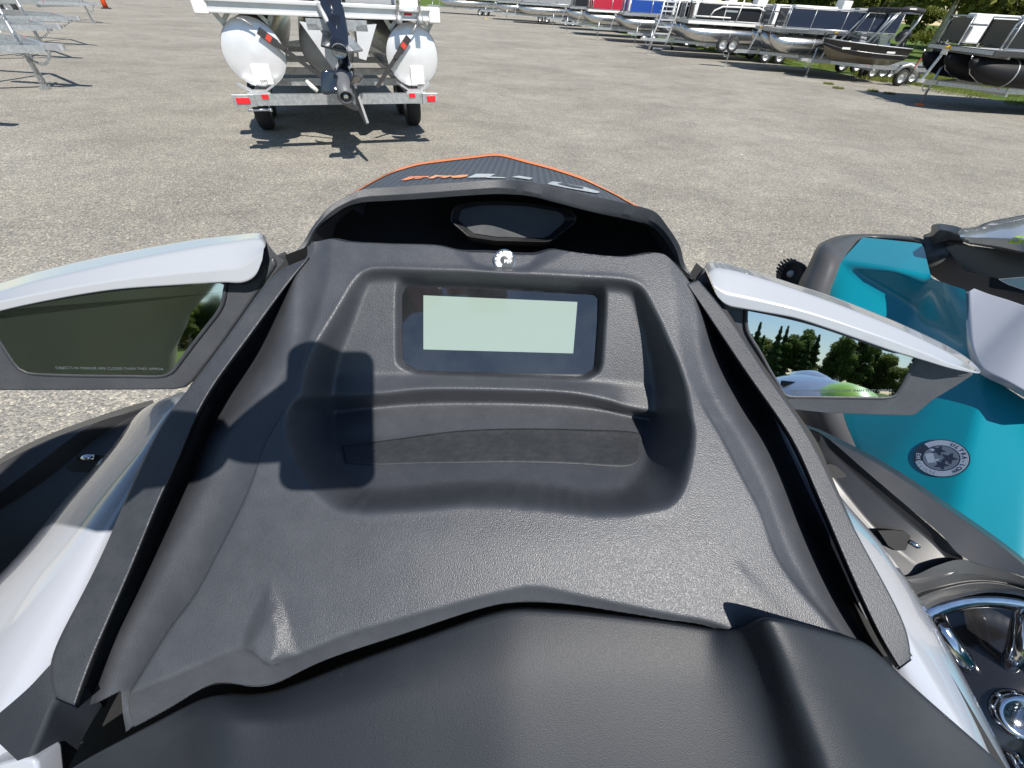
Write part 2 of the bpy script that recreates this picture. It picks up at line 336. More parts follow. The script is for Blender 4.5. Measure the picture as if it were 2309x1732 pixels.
t = blur(np.clip(t, 0, 1), 1.5); base = base - .0032*np.exp(-((do-np.where(io, .001, -.001))/.0036)**2)
H = base + (lev-base)*t
H = blur(H, .75)
# --- window of the gauge
WO = zm([(588,118),(612,108),(1000,122),(1660,160),(1674,180),(1672,300),(1655,560),(1640,600),(1600,622),(1560,628),(1100,616),(690,600),(620,578),(590,556),(583,520),(582,300)], 640, 580, 2.304)
WI = zm([(630,158),(650,150),(1100,165),(1610,195),(1632,215),(1630,330),(1612,560),(1600,590),(1560,617),(1530,621),(1100,610),(760,600),(700,590),(640,560),(618,530),(613,400),(613,200)], 640, 580, 2.304)
def scr_d(p, o=0): return .431 + .000086*(p[1]-745) + .000012*(p[0]-1125) + o
pan_d = lambda p: lev_d(p)
wo = [camxy((p[0], p[1], pan_d(p))) for p in WO]; wi = [camxy((p[0], p[1], scr_d(p))) for p in WI]
do, io = sdist(wo, X, Y); di, ii = sdist(wi, X, Y); t = np.where(ii, 1, np.where(io, do/(do+di+1e-9), 0))
scr = scr_d((1154.5+X/.43*F, 866-Y/.43*F), .002)
H = H + (scr-H)*np.clip(t*1.0, 0, 1)
# --- shallow dish round the badge, and the swellings above the cover
def bump_(H, outer, inner, dd, p=1.0):
    o = [camxy(q) for q in outer]; i_ = [camxy(q) for q in inner]; do, io = sdist(o, X, Y); di, ii = sdist(i_, X, Y)
    t = np.where(ii, 1, np.where(io, do/(do+di+1e-9), 0)); return H + dd*sm(t**p)
H = bump_(H, [(985,520,.40),(1020,575,.40),(1072,612,.397),(1190,618,.397),(1290,570,.40),(1310,520,.40)], [(1045,520,.4),(1075,590,.4),(1110,602,.4),(1165,604,.4),(1195,592,.4),(1240,520,.4)], .006)
H = bump_(H, [(625,1275,.33),(560,1400,.315),(545,1470,.31),(700,1480,.31),(660,1400,.315)], [(622,1380,.315),(590,1440,.312),(600,1490,.31),(632,1490,.31),(636,1400,.315)], -.004)
H = bump_(H, [(1630,1230,.33),(1640,1300,.32),(1670,1420,.31),(1850,1440,.31),(1760,1340,.315)], [(1668,1290,.32),(1690,1350,.32),(1730,1430,.31),(1790,1440,.31),(1735,1380,.315)], -.001)
H = blur(H, .8)
# --- the fine seam where the middle panel meets its side strips
low = np.clip(((866-900)/F*.37-Y)/.02, 0, 1)
H = H + .0022*low*sm(np.clip((lx1-X)/.0022, 0, 1)) + .0022*low*sm(np.clip((X-rx1)/.0022, 0, 1))
# --- keep what lies inside the outline of the console
keep = (Y < yt[None, :]+G) & (Y > ys[None, :]-G) & (X > lx4-.004) & (X < rx4+.004)
Yk = np.clip(Y, ys[None, :], yt[None, :]); Xk = np.clip(X, lx4-.003, rx4+.003)
idx = -np.ones(X.shape, int); idx[keep] = np.arange(keep.sum())
vc = np.stack([Xk[keep], Yk[keep], H[keep]], 1)
Rm = np.array([[_r.x, _u.x, _f.x], [_r.y, _u.y, _f.y], [_r.z, _u.z, _f.z]])
vw = vc @ Rm.T + np.array([0, 0, CAMZ])
a, b_, c_, d_ = idx[:-1, :-1], idx[:-1, 1:], idx[1:, 1:], idx[1:, :-1]
ok = (a >= 0) & (b_ >= 0) & (c_ >= 0) & (d_ >= 0)
fa = np.stack([a[ok], b_[ok], c_[ok], d_[ok]], 1)
me = bpy.data.meshes.new('console'); me.vertices.add(len(vw)); me.vertices.foreach_set('co', vw.ravel()); me.loops.add(fa.size); me.loops.foreach_set('vertex_index', fa.ravel()); me.polygons.add(len(fa)); me.polygons.foreach_set('loop_start', np.arange(0, fa.size, 4)); me.polygons.foreach_set('loop_total', np.full(len(fa), 4)); me.update(calc_edges=True); me.validate()
console = link('console', me, M['grain'], ski)
cb = bvh(console)
# rubber mat lying in the tray
_unused = zm([(505,960),(560,945),(900,905),(1200,890),(1500,893),(1860,912),(1866,960),(1850,1040),(1820,1078),(1780,1088),(1400,1078),(1150,1068),(900,1072),(505,1080),(330,1075),(300,1000)], 640, 580, 2.304)
M['mat'] = mat('worn rubber mat', (.030, .033, .038), .6, bump=(160, .35, .001, 'pebble'), dust=(60, (.10, .105, .115), .2))
mt_ = cr(zm([(300,985),(400,975),(505,958),(600,945),(900,905),(1200,892),(1500,896),(1840,915),(1862,930)], 640, 580, 2.304), 90); mb_ = cr(zm([(320,1072),(420,1078),(505,1080),(700,1074),(900,1072),(1200,1068),(1500,1076),(1790,1088),(1845,1065)], 640, 580, 2.304), 90)
gv = [cast(cb, *(mt_[j]*(1-k/15)+mb_[j]*k/15), .0006) for k in range(16) for j in range(90)]
tray_mat = obj('tray_mat', gv, [(k*90+j, k*90+j+1, (k+1)*90+j+1, (k+1)*90+j) for k in range(15) for j in range(89)], M['mat'], None, True, (('solid', .0004, 0),)); put(tray_mat, console)

se = soft(cr([tuple(D(p[0], p[1]-1, .3165)) for p in strip if p[0] > 280], 90), 1.2); fo = np.array(_f)
loft('console_lip', [se-fo*.0008, se+fo*.010+np.array([0, -.0006, -.002]), se+fo*.035], M['grain_clean'], ski, n=90, world=True)
# gauge: dark glass with the pale display, printed badge
def rrect(pts, w): return pts
glass = plate('gauge_glass', [(p[0], p[1], scr_d(p, -.0012)) for p in WI], 0, M['glass'], ski, .003, smooth=False, mods=(('bevel', .0006, 2),))
LCD = [(954.7, 666), (1302, 681), (1292.5, 797), (954.7, 788)]
plate('display', [(p[0], p[1], scr_d(p, -.0018)) for p in LCD], 0, M['lcd'], ski, .0008)
# badge
bc = cast(cb, 1137, 587); bn = (EYE-bc).normalized()
bd = MB(); bx_ = _r.copy(); by_ = bn.cross(bx_).normalized(); bx_ = by_.cross(bn).normalized()
M['badge_dark'] = mat('badge dark enamel', (.16, .16, .155), .25, metal=.6)
badge = MB().lathe([(.0001, .0030), (.0088, .0029), (.0096, .0024)], bc, bn, 40).build('badge', M['badge_dark'], None, True)
put(badge, ski)
MB().lathe([(.0092, .0022), (.0094, .0034), (.0101, .0034), (.0104, .0010)], bc, bn, 40).build('badge_ring', M['chrome'], None, True); put(bpy.data.objects['badge_ring'], badge)
def flat_poly(name, polys, org, ax, ay, nn, lift, m, parent):
    vs = []; fs = []
    for pl in polys:
        b0 = len(vs); vs += [org + ax*x + ay*y + nn*lift for x, y in pl]; fs.append(tuple(range(b0, len(vs))))
    o = obj(name, vs, fs, m, parent, False); return o
gear = []
M['badge_white'] = mat('badge white', (.8, .8, .8), .3, coat=.5)
nt = 9
for k in range(25):                       # the toothed C of the emblem
    a0 = math.radians(12 + k*9.3); a1 = math.radians(12 + (k+1)*9.3); ro = .0086 if k % 3 else .0070; ri = .0040
    if k > 19: ro = .0086
    gear.append([(ri*math.cos(a0), ri*math.sin(a0)), (ro*math.cos(a0), ro*math.sin(a0)), (ro*math.cos(a1), ro*math.sin(a1)), (ri*math.cos(a1), ri*math.sin(a1))])
ger = flat_poly('badge_gear', gear, bc, bx_, by_, bn, .0033, M['badge_white'], badge)
def text(name, s, size, org, ax, ay, m, parent, align='CENTER', bold=0, ext=0):
    cu = bpy.data.curves.new(name, 'FONT'); cu.body = s; cu.size = size; cu.align_x = align; cu.align_y = 'CENTER'; cu.offset = bold; cu.extrude = ext
    to = bpy.data.objects.new(name, cu); COL.objects.link(to); dg = bpy.context.evaluated_depsgraph_get(); mesh = bpy.data.meshes.new_from_object(to.evaluated_get(dg)); bpy.data.objects.remove(to)
    nn = ax.cross(ay).normalized(); MX = Matrix(((ax.x, ay.x, nn.x, org.x), (ax.y, ay.y, nn.y, org.y), (ax.z, ay.z, nn.z, org.z), (0, 0, 0, 1))); mesh.transform(MX)
    return link(name, mesh, m, parent, False)
bt = text('badge_letters', 'BRP', .0043, bc + bx_*.0036 + by_*-.0012 + bn*.0038, bx_, by_, M['badge_white'], badge, bold=.00025)

# side rails of the console
def rail(name, outer, inner, drop, m):
    n = 90; o = soft(cr([tuple(D(*p)) for p in outer], n), 4); i = soft(cr([tuple(D(*p)) for p in inner], n), 4)
    o2 = soft(cr([tuple(D(p[0], p[1], p[2]+.055)) for p in outer], n), 4); i2 = soft(cr([tuple(D(p[0]+(10 if name == 'l' else -10), p[1], p[2]+drop)) for p in inner], n), 4)
    sh = -.012 if name == 'l' else .012
    o2[:, 0] -= sh*0; 
    cen = (o+i)/2
    lines = [o2, o, i, i2]
    vs = [tuple(p) for r in lines for p in r]; fs = [(k*n+j, k*n+j+1, (k+1)*n+j+1, (k+1)*n+j) for k in range(3) for j in range(n-1)]
    fs += [(n-1, 2*n-1, 3*n-1, 4*n-1), (0, n, 2*n, 3*n)]
    ob = obj('side_rail', vs, fs, m, ski, True, (('bevel', .0032, 4, 35),)); return ob
for l_, s_ in ((L4, 1), (R4, -1)): loft('channel_liner', [[(p[0]-50*s_, p[1], p[2]+.088) for p in l_], [(p[0]+30*s_, p[1], p[2]+.09) for p in l_], [(p[0]+70*s_, p[1], p[2]+.10) for p in l_]], M['void'], ski, n=60)
rail('l', L5 + [(128,1578,.294)], L4, .085, M['grain_clean'])
rail('r', R5 + [(2054,1490,.302)], R4 + [(2030,1508,.299)], .085, M['grain_clean'])

# brow over the console, deep hollow behind it, and the hood
sz = lambda l: zm(l, 640, 330, 2.304)
b_top = sz([(38,568),(70,535),(100,500),(140,430),(165,395),(240,310),(320,262),(400,225),(550,210),(700,200),(1000,178),(1130,172),(1250,180),(1400,205),(1600,255),(1800,300),(1930,340),(1990,410),(2060,520),(2080,600),(2125,688)])
b_mid = sz([(60,574),(100,535),(125,500),(152,440),(185,395),(250,335),(320,295),(400,266),(550,254),(700,244),(1000,222),(1130,216),(1290,240),(1400,268),(1600,318),(1800,358),(1905,385),(1975,440),(2040,545),(2062,620),(2118,692)])
b_low = sz([(110,566),(140,545),(152,500),(165,440),(200,400),(270,350),(320,318),(400,294),(550,284),(700,275),(1000,254),(1130,249),(1290,262),(1400,290),(1600,342),(1800,385),(1900,412),(1965,470),(2030,575),(2055,640),(2122,694)])
def ybrow(p): return np.interp(p[0], [650, 745, 830, 1130, 1380, 1475, 1560], [.395, .440, .468, .49, .462, .44, .395])
W = lambda l, o=0: [tuple(AY(p[0], p[1], ybrow(p)+o)) for p in l]
lowW = W(b_low, -.004)
brow = loft('brow', [[(p[0], p[1], p[2]-.006) for p in W(b_top, .012)], W(b_top), W(b_mid, -.0042), lowW, [(p[0], p[1]+.012, p[2]-.002) for p in lowW], [(p[0], p[1]+.05, p[2]-.014) for p in lowW]], M['grain_clean'], ski, n=120, world=True, mods=(('bevel', .0022, 3, 25),))
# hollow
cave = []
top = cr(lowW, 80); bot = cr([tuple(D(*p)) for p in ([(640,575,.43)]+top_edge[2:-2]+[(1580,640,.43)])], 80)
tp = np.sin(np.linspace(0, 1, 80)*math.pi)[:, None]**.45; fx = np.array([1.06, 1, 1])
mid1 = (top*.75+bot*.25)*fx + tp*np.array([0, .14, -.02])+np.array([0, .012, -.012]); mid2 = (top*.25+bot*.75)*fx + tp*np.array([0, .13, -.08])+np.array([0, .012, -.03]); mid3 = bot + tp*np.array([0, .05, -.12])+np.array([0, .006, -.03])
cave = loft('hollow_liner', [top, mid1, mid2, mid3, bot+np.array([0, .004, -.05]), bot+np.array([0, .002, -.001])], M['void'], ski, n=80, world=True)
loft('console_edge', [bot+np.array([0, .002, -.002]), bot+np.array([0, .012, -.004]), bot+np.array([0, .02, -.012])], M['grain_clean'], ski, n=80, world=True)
# smoked pod inside the hollow
def podpt(p, y): return tuple(AY(p[0], p[1], y))
pod_o = sz([(860,385),(875,320),(900,300),(1010,285),(1130,282),(1260,290),(1490,325),(1530,370),(1515,400),(1400,485),(1370,497),(1100,490),(960,470)])
pod_i = sz([(905,388),(915,340),(935,322),(1020,308),(1130,305),(1260,312),(1430,340),(1465,372),(1450,405),(1375,470),(1350,480),(1110,474),(985,455)])
po = [podpt(p, .512-(p[1]-500)*.0002) for p in pod_o]; pi_ = [podpt(p, .522-(p[1]-500)*.0002) for p in pod_i]
n_ = len(po); back = [(p[0], p[1]+.03, p[2]-.02) for p in po]
fs = [(i, (i+1) % n_, n_+(i+1) % n_, n_+i) for i in range(n_)] + [(2*n_+i, 2*n_+(i+1) % n_, (i+1) % n_, i) for i in range(n_)]
pod = obj('meter_pod', po+pi_+back, fs, M['smoothblk'], ski, True, (('bevel', .003, 3, 20),))
M['smoke'] = mat('smoked matt lens', (.055, .06, .066), .45, dust=(18, (.2, .2, .2), .3))
plate('pod_lens', 0, 0, M['smoke'], ski, .003, world=[Vector(p)+Vector((0, .002, 0)) for p in pi_])

# hood
h_line = sz([(300,285),(400,222),(470,182),(560,137),(630,110),(700,91),(850,70),(980,55),(1090,43),(1135,46),(1250,76),(1400,116),(1550,166),(1650,216),(1720,250),(1780,285),(1850,322)])
h_in = [(x, y+(4.5 if 900 < x < 1350 else 2.5)) for x, y in h_line]
yh = lambda p: np.interp(p[0], [760, 844, 920, 1120, 1330, 1412, 1450], [.47, .56, .65, .72, .62, .52, .46])
hb = [p for p in b_top if 700 < p[0] < 1480]
HW = [W(hb, .010), [tuple(AY(p[0], p[1], yh(p)-.008)) for p in h_in], [tuple(AY(p[0], p[1], yh(p))) for p in h_line]]
HW0 = [(p[0], p[1], p[2]-.003) for p in HW[0]]
n = 90
r0 = cr(HW0, n); r1 = cr(HW[1], n); r2 = cr(HW[2], n)
M['hood'] = mat('dark grey hood', (.045, .052, .065), .55)
hm = M['hood'].node_tree; wv = hm.nodes.new('ShaderNodeTexWave'); wv.inputs['Scale'].default_value = 38; wv.bands_direction = 'X'; tcx = hm.nodes.new('ShaderNodeTexCoord'); hm.links.new(tcx.outputs['Object'], wv.inputs[0])
hr = hm.nodes.new('ShaderNodeValToRGB'); hr.color_ramp.elements[0].color = (.045, .05, .06, 1); hr.color_ramp.elements[1].color = (.07, .08, .095, 1); hm.links.new(wv.outputs[0], hr.inputs[0]); hm.links.new(hr.outputs[0], hm.nodes['Principled BSDF'].inputs['Base Color'])
midr = (r0+r1)/2 + np.array([0, 0, .0005])
nose = [r2 + np.array([0, .004, -.006]), r2*np.array([.95, 1, 1]) + np.array([0, .14, -.09]), r2*np.array([.7, 1, 1])+np.array([0, .45, -.25]), r2*np.array([.35, 1, 1])+np.array([0, .75, -.48])]
hood = loft('hood', [r0, midr, r1, r2, *nose], M['hood'], ski, n=n, world=True)
hbv = bvh(hood)
loft('hood_edge_stripe', [r1+np.array([0, 0, .0012]), r2+np.array([0, 0, .0016]), r2+np.array([0, .004, -.004])], M['orange'], ski, n=n, world=True)
def tighten(lines, k=.10):              # narrow bands beside each fold keep the fold crisp
    out = [lines[0]]
    rs = [cr([tuple(p) for p in l], 90) for l in lines]
    out = [rs[0]]
    for i in range(1, len(rs)-1): out += [rs[i]*(1-k)+rs[i-1]*k, rs[i], rs[i]*(1-k)+rs[i+1]*k]
    return [[tuple(p) for p in r] for r in out+[rs[-1]]]
def decal(name, polys, bv, m, parent, lift=.0012):
    vs = []; fs = []
    for pl in polys:
        q = [cast(bv, px, py, lift) for px, py in pl]
        if any(v is None for v in q): continue
        b0 = len(vs); vs += q; fs.append(tuple(range(b0, len(vs))))
    return obj(name, vs, fs, m, parent, False)
hz = lambda l: zm(l, 840, 340, 3.95)
decal('hood_letters', [hz(q) for q in [
  [(845,249),(925,214),(1095,216),(1035,246)], [(1010,243),(1060,240),(1190,247),(1170,253),(1020,250)], [(1240,243),(1300,232),(1430,252),(1395,266)],
  [(1560,300),(1600,283),(1640,287),(1880,330),(2020,372),(2015,384),(1985,386),(1720,340),(1560,306)]]], hbv, M['letter_grey'], ski)
decal('hood_letter_gap', [hz([(1640,305),(1690,300),(1880,338),(1870,350),(1780,338)])], hbv, M['hood'], ski, .0017)
decal('hood_letters', [hz(q) for q in [
  [(255,272),(300,250),(340,238),(380,240),(360,256),(300,272)], [(340,238),(500,234),(505,243),(350,250)], [(380,252),(440,247),(450,252),(370,262)],
  [(490,255),(560,226),(600,228),(540,256)], [(560,226),(680,232),(660,242),(560,238)], [(600,246),(690,228),(720,232),(640,252)], [(700,236),(790,224),(850,222),(845,236),(790,248),(710,250)]]], hbv, M['orange'], ski)

# steering cover at the bottom (turned a little)
c_top = [(120,1760,.325),(200,1706,.325),(318,1643,.325),(400,1600,.324),(482,1559,.323),(520,1560,.325),(575,1568,.326),(623,1558,.326),(788,1492,.325),(964,1430,.324),(1117,1374,.323),(1164,1366,.322),(1300,1374,.321),(1500,1396,.320),(1605,1414,.317),(1667,1414,.301),(1725,1387,.276),(1770,1397,.278),(1844,1416,.284),(1901,1431,.289),(1947,1442,.293),(1967,1459,.294),(2029,1519,.294),(2099,1582,.293),(2222,1689,.292),(2300,1765,.300)]
def crow(y0, dd, f):                     # rows further down: each a real profile across the cover
    return [(x, y, d) for x, y, d in f]
r_a = [(-60,1900,.34),(60,1850,.34),(180,1800,.335),(330,1740,.325),(420,1640,.318),(500,1640,.306),(600,1645,.306),(700,1640,.304),(850,1600,.303),(1000,1570,.302),(1150,1560,.299),(1300,1560,.301),(1450,1575,.302),(1580,1590,.302),(1660,1590,.300),(1720,1570,.295),(1790,1560,.268),(1860,1575,.270),(1950,1620,.276),(2040,1680,.281),(2120,1740,.284),(2220,1820,.287),(2320,1900,.297)]
r_b = [(-100,2100,.33),(0,2050,.33),(100,2010,.328),(270,1960,.318),(380,1900,.312),(470,1880,.292),(600,1880,.289),(720,1880,.287),(850,1870,.286),(1000,1870,.284),(1150,1870,.281),(1300,1870,.283),(1450,1870,.284),(1600,1870,.285),(1700,1870,.287),(1790,1850,.286),(1910,1830,.256),(1990,1840,.258),(2080,1880,.266),(2160,1940,.280),(2240,2000,.282),(2340,2080,.284),(2420,2150,.284)]
r_c = [(p[0], p[1]+330, p[2]-.012) for p in r_b]
c_low = [(p[0], p[1]+14, p[2]+.05) for p in c_top]
def marks(row, xs, cnt=(34, 46, 34, 12, 12, 26, 34)):
    out = []
    ids = [min(range(len(row)), key=lambda i: abs(row[i][0]-x)) for x in xs]
    for k in range(7):
        q = even([tuple(D(*p)) for p in row[ids[k]:ids[k+1]+1]], cnt[k]+1); out.append(q[:-1] if k < 6 else q)
    return np.vstack(out)
cr_ = [marks([(p[0], p[1]+2, p[2]+.03) for p in c_top], [120, 482, 1164, 1605, 1667, 1725, 1967, 2300]), marks(c_top, [120, 482, 1164, 1605, 1667, 1725, 1967, 2300]), marks(r_a, [-60, 500, 1150, 1580, 1720, 1790, 2040, 2320]), marks(r_b, [-100, 470, 1150, 1600, 1790, 1910, 2080, 2420]), marks(r_c, [-100, 470, 1150, 1600, 1790, 1910, 2080, 2420])]
cr_ = [soft(q, 2.2) for q in cr_]
cr_ = [cr_[0], cr_[1]] + [cr_[1]*(1-f)+cr_[2]*f+np.array([0, 0, .002])*math.sin(f*math.pi) for f in (.06, .2, .4, .6, .8)] + cr_[2:]
NC = len(cr_[0])
cover = obj('steering_cover', [tuple(p) for q in cr_ for p in q], [(i*NC+k, i*NC+k+1, (i+1)*NC+k+1, (i+1)*NC+k) for i in range(len(cr_)-1) for k in range(NC-1)], M['cover'], ski, True, (('sub', 1),))
# smooth the loft along its length
# dark gap body under the console and beside the cover
loft('inner_shell', [[(60,1480,.42),(400,1400,.42),(1154,1250,.42),(1800,1300,.42),(2120,1480,.42)], [(-60,1650,.40),(400,1640,.40),(1154,1500,.40),(1800,1500,.40),(2250,1700,.40)], [(-100,1950,.40),(400,1950,.40),(1154,1950,.40),(1800,1950,.40),(2400,1950,.40)]], M['void'], ski, n=40)
loft('bar_bracket', [[(205,1440,.345),(140,1475,.34),(60,1555,.335),(-40,1640,.332)], [(190,1545,.345),(130,1580,.338),(100,1640,.334),(60,1735,.330)], [(230,1590,.375),(200,1640,.37),(170,1700,.365),(120,1800,.36)]], M['cover'], ski, n=30, mods=(('bevel', .004, 3, 25),))
plate('grip_end', [(-60,1745,.33),(0,1722,.33),(55,1708,.33),(74,1712,.33),(82,1724,.33),(90,1800,.33),(-60,1830,.33)], 0, M['white'], ski, .02, mods=(('bevel', .003, 3),))

# white body panels outside the rails
lo = [(410,880,.47),(341,912,.475),(271,997,.47),(150,1133,.46),(75,1223,.455),(0,1303,.45),(-150,1470,.44),(-300,1700,.42)]
loft('body_panel', [[(p[0]-20, p[1]+12, p[2]+.07) for p in lo], lo, [(425,890,.45),(365,925,.455),(300,1010,.448),(185,1140,.44),(110,1230,.432),(20,1330,.425),(-110,1500,.415),(-250,1720,.40)], [(440,880,.43),(385,940,.425),(335,1030,.417),(255,1160,.405),(175,1290,.395),(95,1420,.385),(20,1560,.375),(-60,1720,.37)], [(460,880,.46),(410,950,.45),(350,1060,.44),(270,1200,.425),(200,1350,.41),(130,1500,.40),(70,1600,.39),(0,1760,.385)]], M['white'], ski, n=80, mods=(('sub', 1),))
ro = [(1775,900,.50),(1826,985,.495),(1870,1068,.49),(1920,1136,.483),(2001,1226,.473),(2071,1326,.462),(2131,1421,.452),(2186,1522,.442),(2241,1627,.432),(2285,1715,.425),(2330,1810,.415)]
loft('body_panel', [[(p[0]-30, p[1]+10, p[2]+.10) for p in ro], ro, [(1765,905,.47),(1812,985,.465),(1855,1070,.46),(1905,1150,.452),(1970,1240,.44),(2035,1340,.43),(2095,1440,.42),(2150,1540,.412),(2200,1640,.405),(2250,1750,.398)], [(1755,910,.43),(1800,1000,.42),(1850,1110,.405),(1905,1215,.395),(1962,1325,.385),(2010,1410,.378),(2050,1500,.372),(2110,1590,.37),(2190,1690,.368),(2230,1790,.366)], [(1740,930,.44),(1780,1020,.43),(1830,1130,.42),(1880,1240,.41),(1930,1350,.40),(1980,1450,.40),(2010,1540,.40),(2080,1640,.395),(2130,1740,.39),(2200,1840,.385)]], M['white'], ski, n=80, mods=(('sub', 1),))

# wing mirrors
sL = lambda l: zm(l, 0, 500, 2.766)
sR = lambda l: zm(l, 1500, 460, 2.734)
def mirror(side):
    if side == 'l':
        top = [(-300,450),(0,378),(200,318),(500,246),(800,184),(1200,113),(1450,82),(1600,68),(1640,76),(1668,104)]
        cre = [(-300,530),(0,440),(200,380),(500,310),(800,245),(1200,170),(1450,130),(1590,110),(1640,120),(1655,150)]
        mid = [(-300,560),(0,500),(300,440),(700,372),(1100,325),(1400,300),(1500,290),(1560,260),(1610,215),(1645,170)]
        bot = [(-300,640),(0,556),(300,490),(700,424),(1100,394),(1400,378),(1500,380),(1560,362),(1600,325),(1635,240)]
        frame = [(-300,650),(0,558),(300,492),(700,426),(1100,396),(1400,380),(1530,378),(1590,350),(1640,270),(1700,215),(1725,270),(1560,510),(1380,765),(1200,1000),(1150,1040),(1080,1052),(600,1056),(0,1058),(-300,1058)]
        gl = [(-300,640),(0,552),(300,488),(700,424),(1100,392),(1404,376),(1402,440),(1390,505),(1362,562),(1290,655),(1200,770),(1110,890),(1080,930),(1050,950),(1010,962),(800,961),(500,958),(300,952),(200,946),(150,935),(110,905),(60,835),(0,742),(-120,560)]
        s = sL; nrm = Vector((.20, -.93, .30)); P0 = AY(240, 745, .405); M_ = M['mirror_dirty']; x0 = -1
        arm = [[(1640,80),(1680,150),(1730,210),(1780,240),(1860,238),(1920,225)], [(1600,330),(1640,270),(1700,260),(1760,290),(1850,300)], [(1400,385),(1420,600),(1480,640),(1560,520),(1600,450)]]
    else:
        top = [(240,385),(262,362),(290,356),(400,372),(600,430),(800,495),(1000,560),(1200,635),(1400,715),(1600,805),(1750,880),(1850,940),(1920,1000),(1945,1032)]
        cre = [(265,420),(290,400),(330,400),(420,415),(600,465),(800,530),(1000,600),(1200,675),(1400,755),(1600,845),(1750,920),(1850,978),(1915,1020),(1943,1035)]
        mid = [(295,500),(330,530),(380,560),(450,575),(600,605),(800,650),(1000,708),(1200,775),(1400,845),(1600,922),(1750,985),(1850,1015),(1910,1032),(1942,1038)]
        bot = [(325,575),(360,610),(400,630),(450,640),(600,665),(800,702),(1000,765),(1200,835),(1400,905),(1600,965),(1750,1010),(1850,1032),(1905,1042),(1935,1044)]
        frame = [(180,500),(240,400),(300,540),(340,600),(400,640),(480,655),(700,690),(900,735),(1200,835),(1400,905),(1600,965),(1750,1010),(1850,1030),(1895,1045),(1900,1055),(1800,1120),(1650,1210),(1555,1290),(1530,1303),(1500,1306),(1300,1300),(1000,1290),(790,1268),(760,1240),(600,1000),(400,700)]
        gl = [(498,645),(700,685),(900,735),(1200,835),(1400,905),(1560,925),(1530,980),(1480,1080),(1440,1150),(1415,1180),(1370,1192),(1200,1192),(900,1188),(760,1185),(730,1172),(700,1120),(640,1020),(580,910),(530,830),(505,780),(497,730)]
        s = sR; nrm = Vector((-.20, -.93, .30)); P0 = AY(1850, 830, .40); M_ = M['mirror']; x0 = 1
        arm = [[(130,480),(170,490),(200,440),(240,390)], [(150,500),(230,520),(290,540),(325,585)], [(170,540),(330,640),(400,700),(500,860)]]
    nrm.normalize()
    def on(p, off=0):
        r = ray(*p[:2]); Q = P0 + nrm*off; return EYE + r*((Q-EYE).dot(nrm)/r.dot(nrm))
    R_ = thing('wing_mirror', '', '') if False else None
    house = plate('mirror_housing', 0, 0, M['grain'], ski, .055, world=[on(p, .004) for p in s(frame)], mods=(('bevel', .004, 3, 30),), smooth=True)
    # the rim that stands proud of the glass
    g = [on(p, .0046) for p in s(gl)]
    gt = cr([tuple(p) for p in g]+[tuple(g[0])], 80)
    bez = MB().tube(gt, .0028, 6, False).build('mirror_bezel', M['grain_clean'], None, True); put(bez, house)
    gp = plate('mirror_glass', 0, 0, M_, house, .002, world=[on(p, .0062) for p in s(gl)])
    capL = []
    ws = [(.030, top), (.042, cre), (.045, mid), (.034, bot)]
    lines = [[tuple(on(p, -.045)) for p in s(top)], [tuple(on(p, -.020)) for p in s(top)], [tuple(on(p, .014)) for p in s(cre)], [tuple(on(p, .030)) for p in s(mid)], [tuple(on(p, .030)) for p in s(bot)], [tuple(on((p[0], p[1]+2), .012)) for p in s(bot)]]
    cap = loft('mirror_cap', tighten(lines, .14), M['mirrorcap'], None, n=90, world=True, mods=(('bevel', .0012, 2, 35),) if False else ()); put(cap, house)
    armo = loft('mirror_arm', [[tuple(on(p, -.001)) for p in s(a)] for k, a in enumerate(arm)], M['grain'], None, n=30, world=True); put(armo, house)
    # small warning lettering along the foot of the glass
    if side == 'r':
        a = on((sR([(770, 1158)])[0]), .0066); b2 = on((sR([(1400, 1150)])[0]), .0066)
    else:
        a = on((sL([(345, 912)])[0]), .0066); b2 = on((sL([(1020, 920)])[0]), .0066)
    ax = (b2-a).normalized(); ay = nrm.cross(ax).normalized()
    M.setdefault('etch', mat('etched letters', (.10, .12, .13), .5))
    t = text('mirror_lettering', 'OBJECTS IN MIRROR ARE CLOSER THAN THEY APPEAR', .0072, a, ax, ay, M['etch'], None, 'LEFT'); 
    xs = [(v.co-a).dot(ax) for v in t.data.vertices]; k = (b2-a).length/max(xs); t.data.transform(Matrix.Translation(a) @ Matrix.Scale(k, 4) @ Matrix.Translation(-a)); put(t, house)
    return house
mirror('l'); mirror('r')

# black side decks of the craft
gunL = [[(-300,1230,.60),(0,1047,.66),(100,996,.68),(221,951,.70),(300,925,.72),(350,912,.73)], [(-300,1310,.60),(0,1110,.655),(90,1042,.672),(211,955,.695),(290,930,.715),(345,915,.728)],
        [(-300,1340,.612),(0,1150,.668),(100,1085,.685),(225,985,.707),(300,940,.722),(350,917,.732)], [(-300,1500,.60),(0,1320,.655),(150,1150,.68),(290,1000,.70),(360,930,.72),(400,900,.735)]]
loft('side_deck', [[(p[0]-6, p[1]-10, p[2]+.16) for p in gunL[0]], gunL[0], gunL[1], gunL[2], gunL[3]], M['smoothblk'], ski, n=60, mods=(('bevel', .004, 3, 10),))
def recess_shade(pts, d, parent, nm='tie_down_shade', hook=True):
    o = plate(nm, [(x, y, d) for x, y in pts], d, M['void'], parent, .004)  # flat dark slab; the hollow's shade is put into its colour
    return o
recess_shade([(148,1053),(160,1045),(178,1034),(180,1030),(216,1026),(232,1030),(215,1050),(195,1066),(160,1063)], .672, ski)
MB().tube([D(180, 1035, .672), D(197, 1031, .668), D(214, 1031, .672)], .005, 8).build('tie_down_hook', M['chrome'], None, True); put(bpy.data.objects['tie_down_hook'], ski)
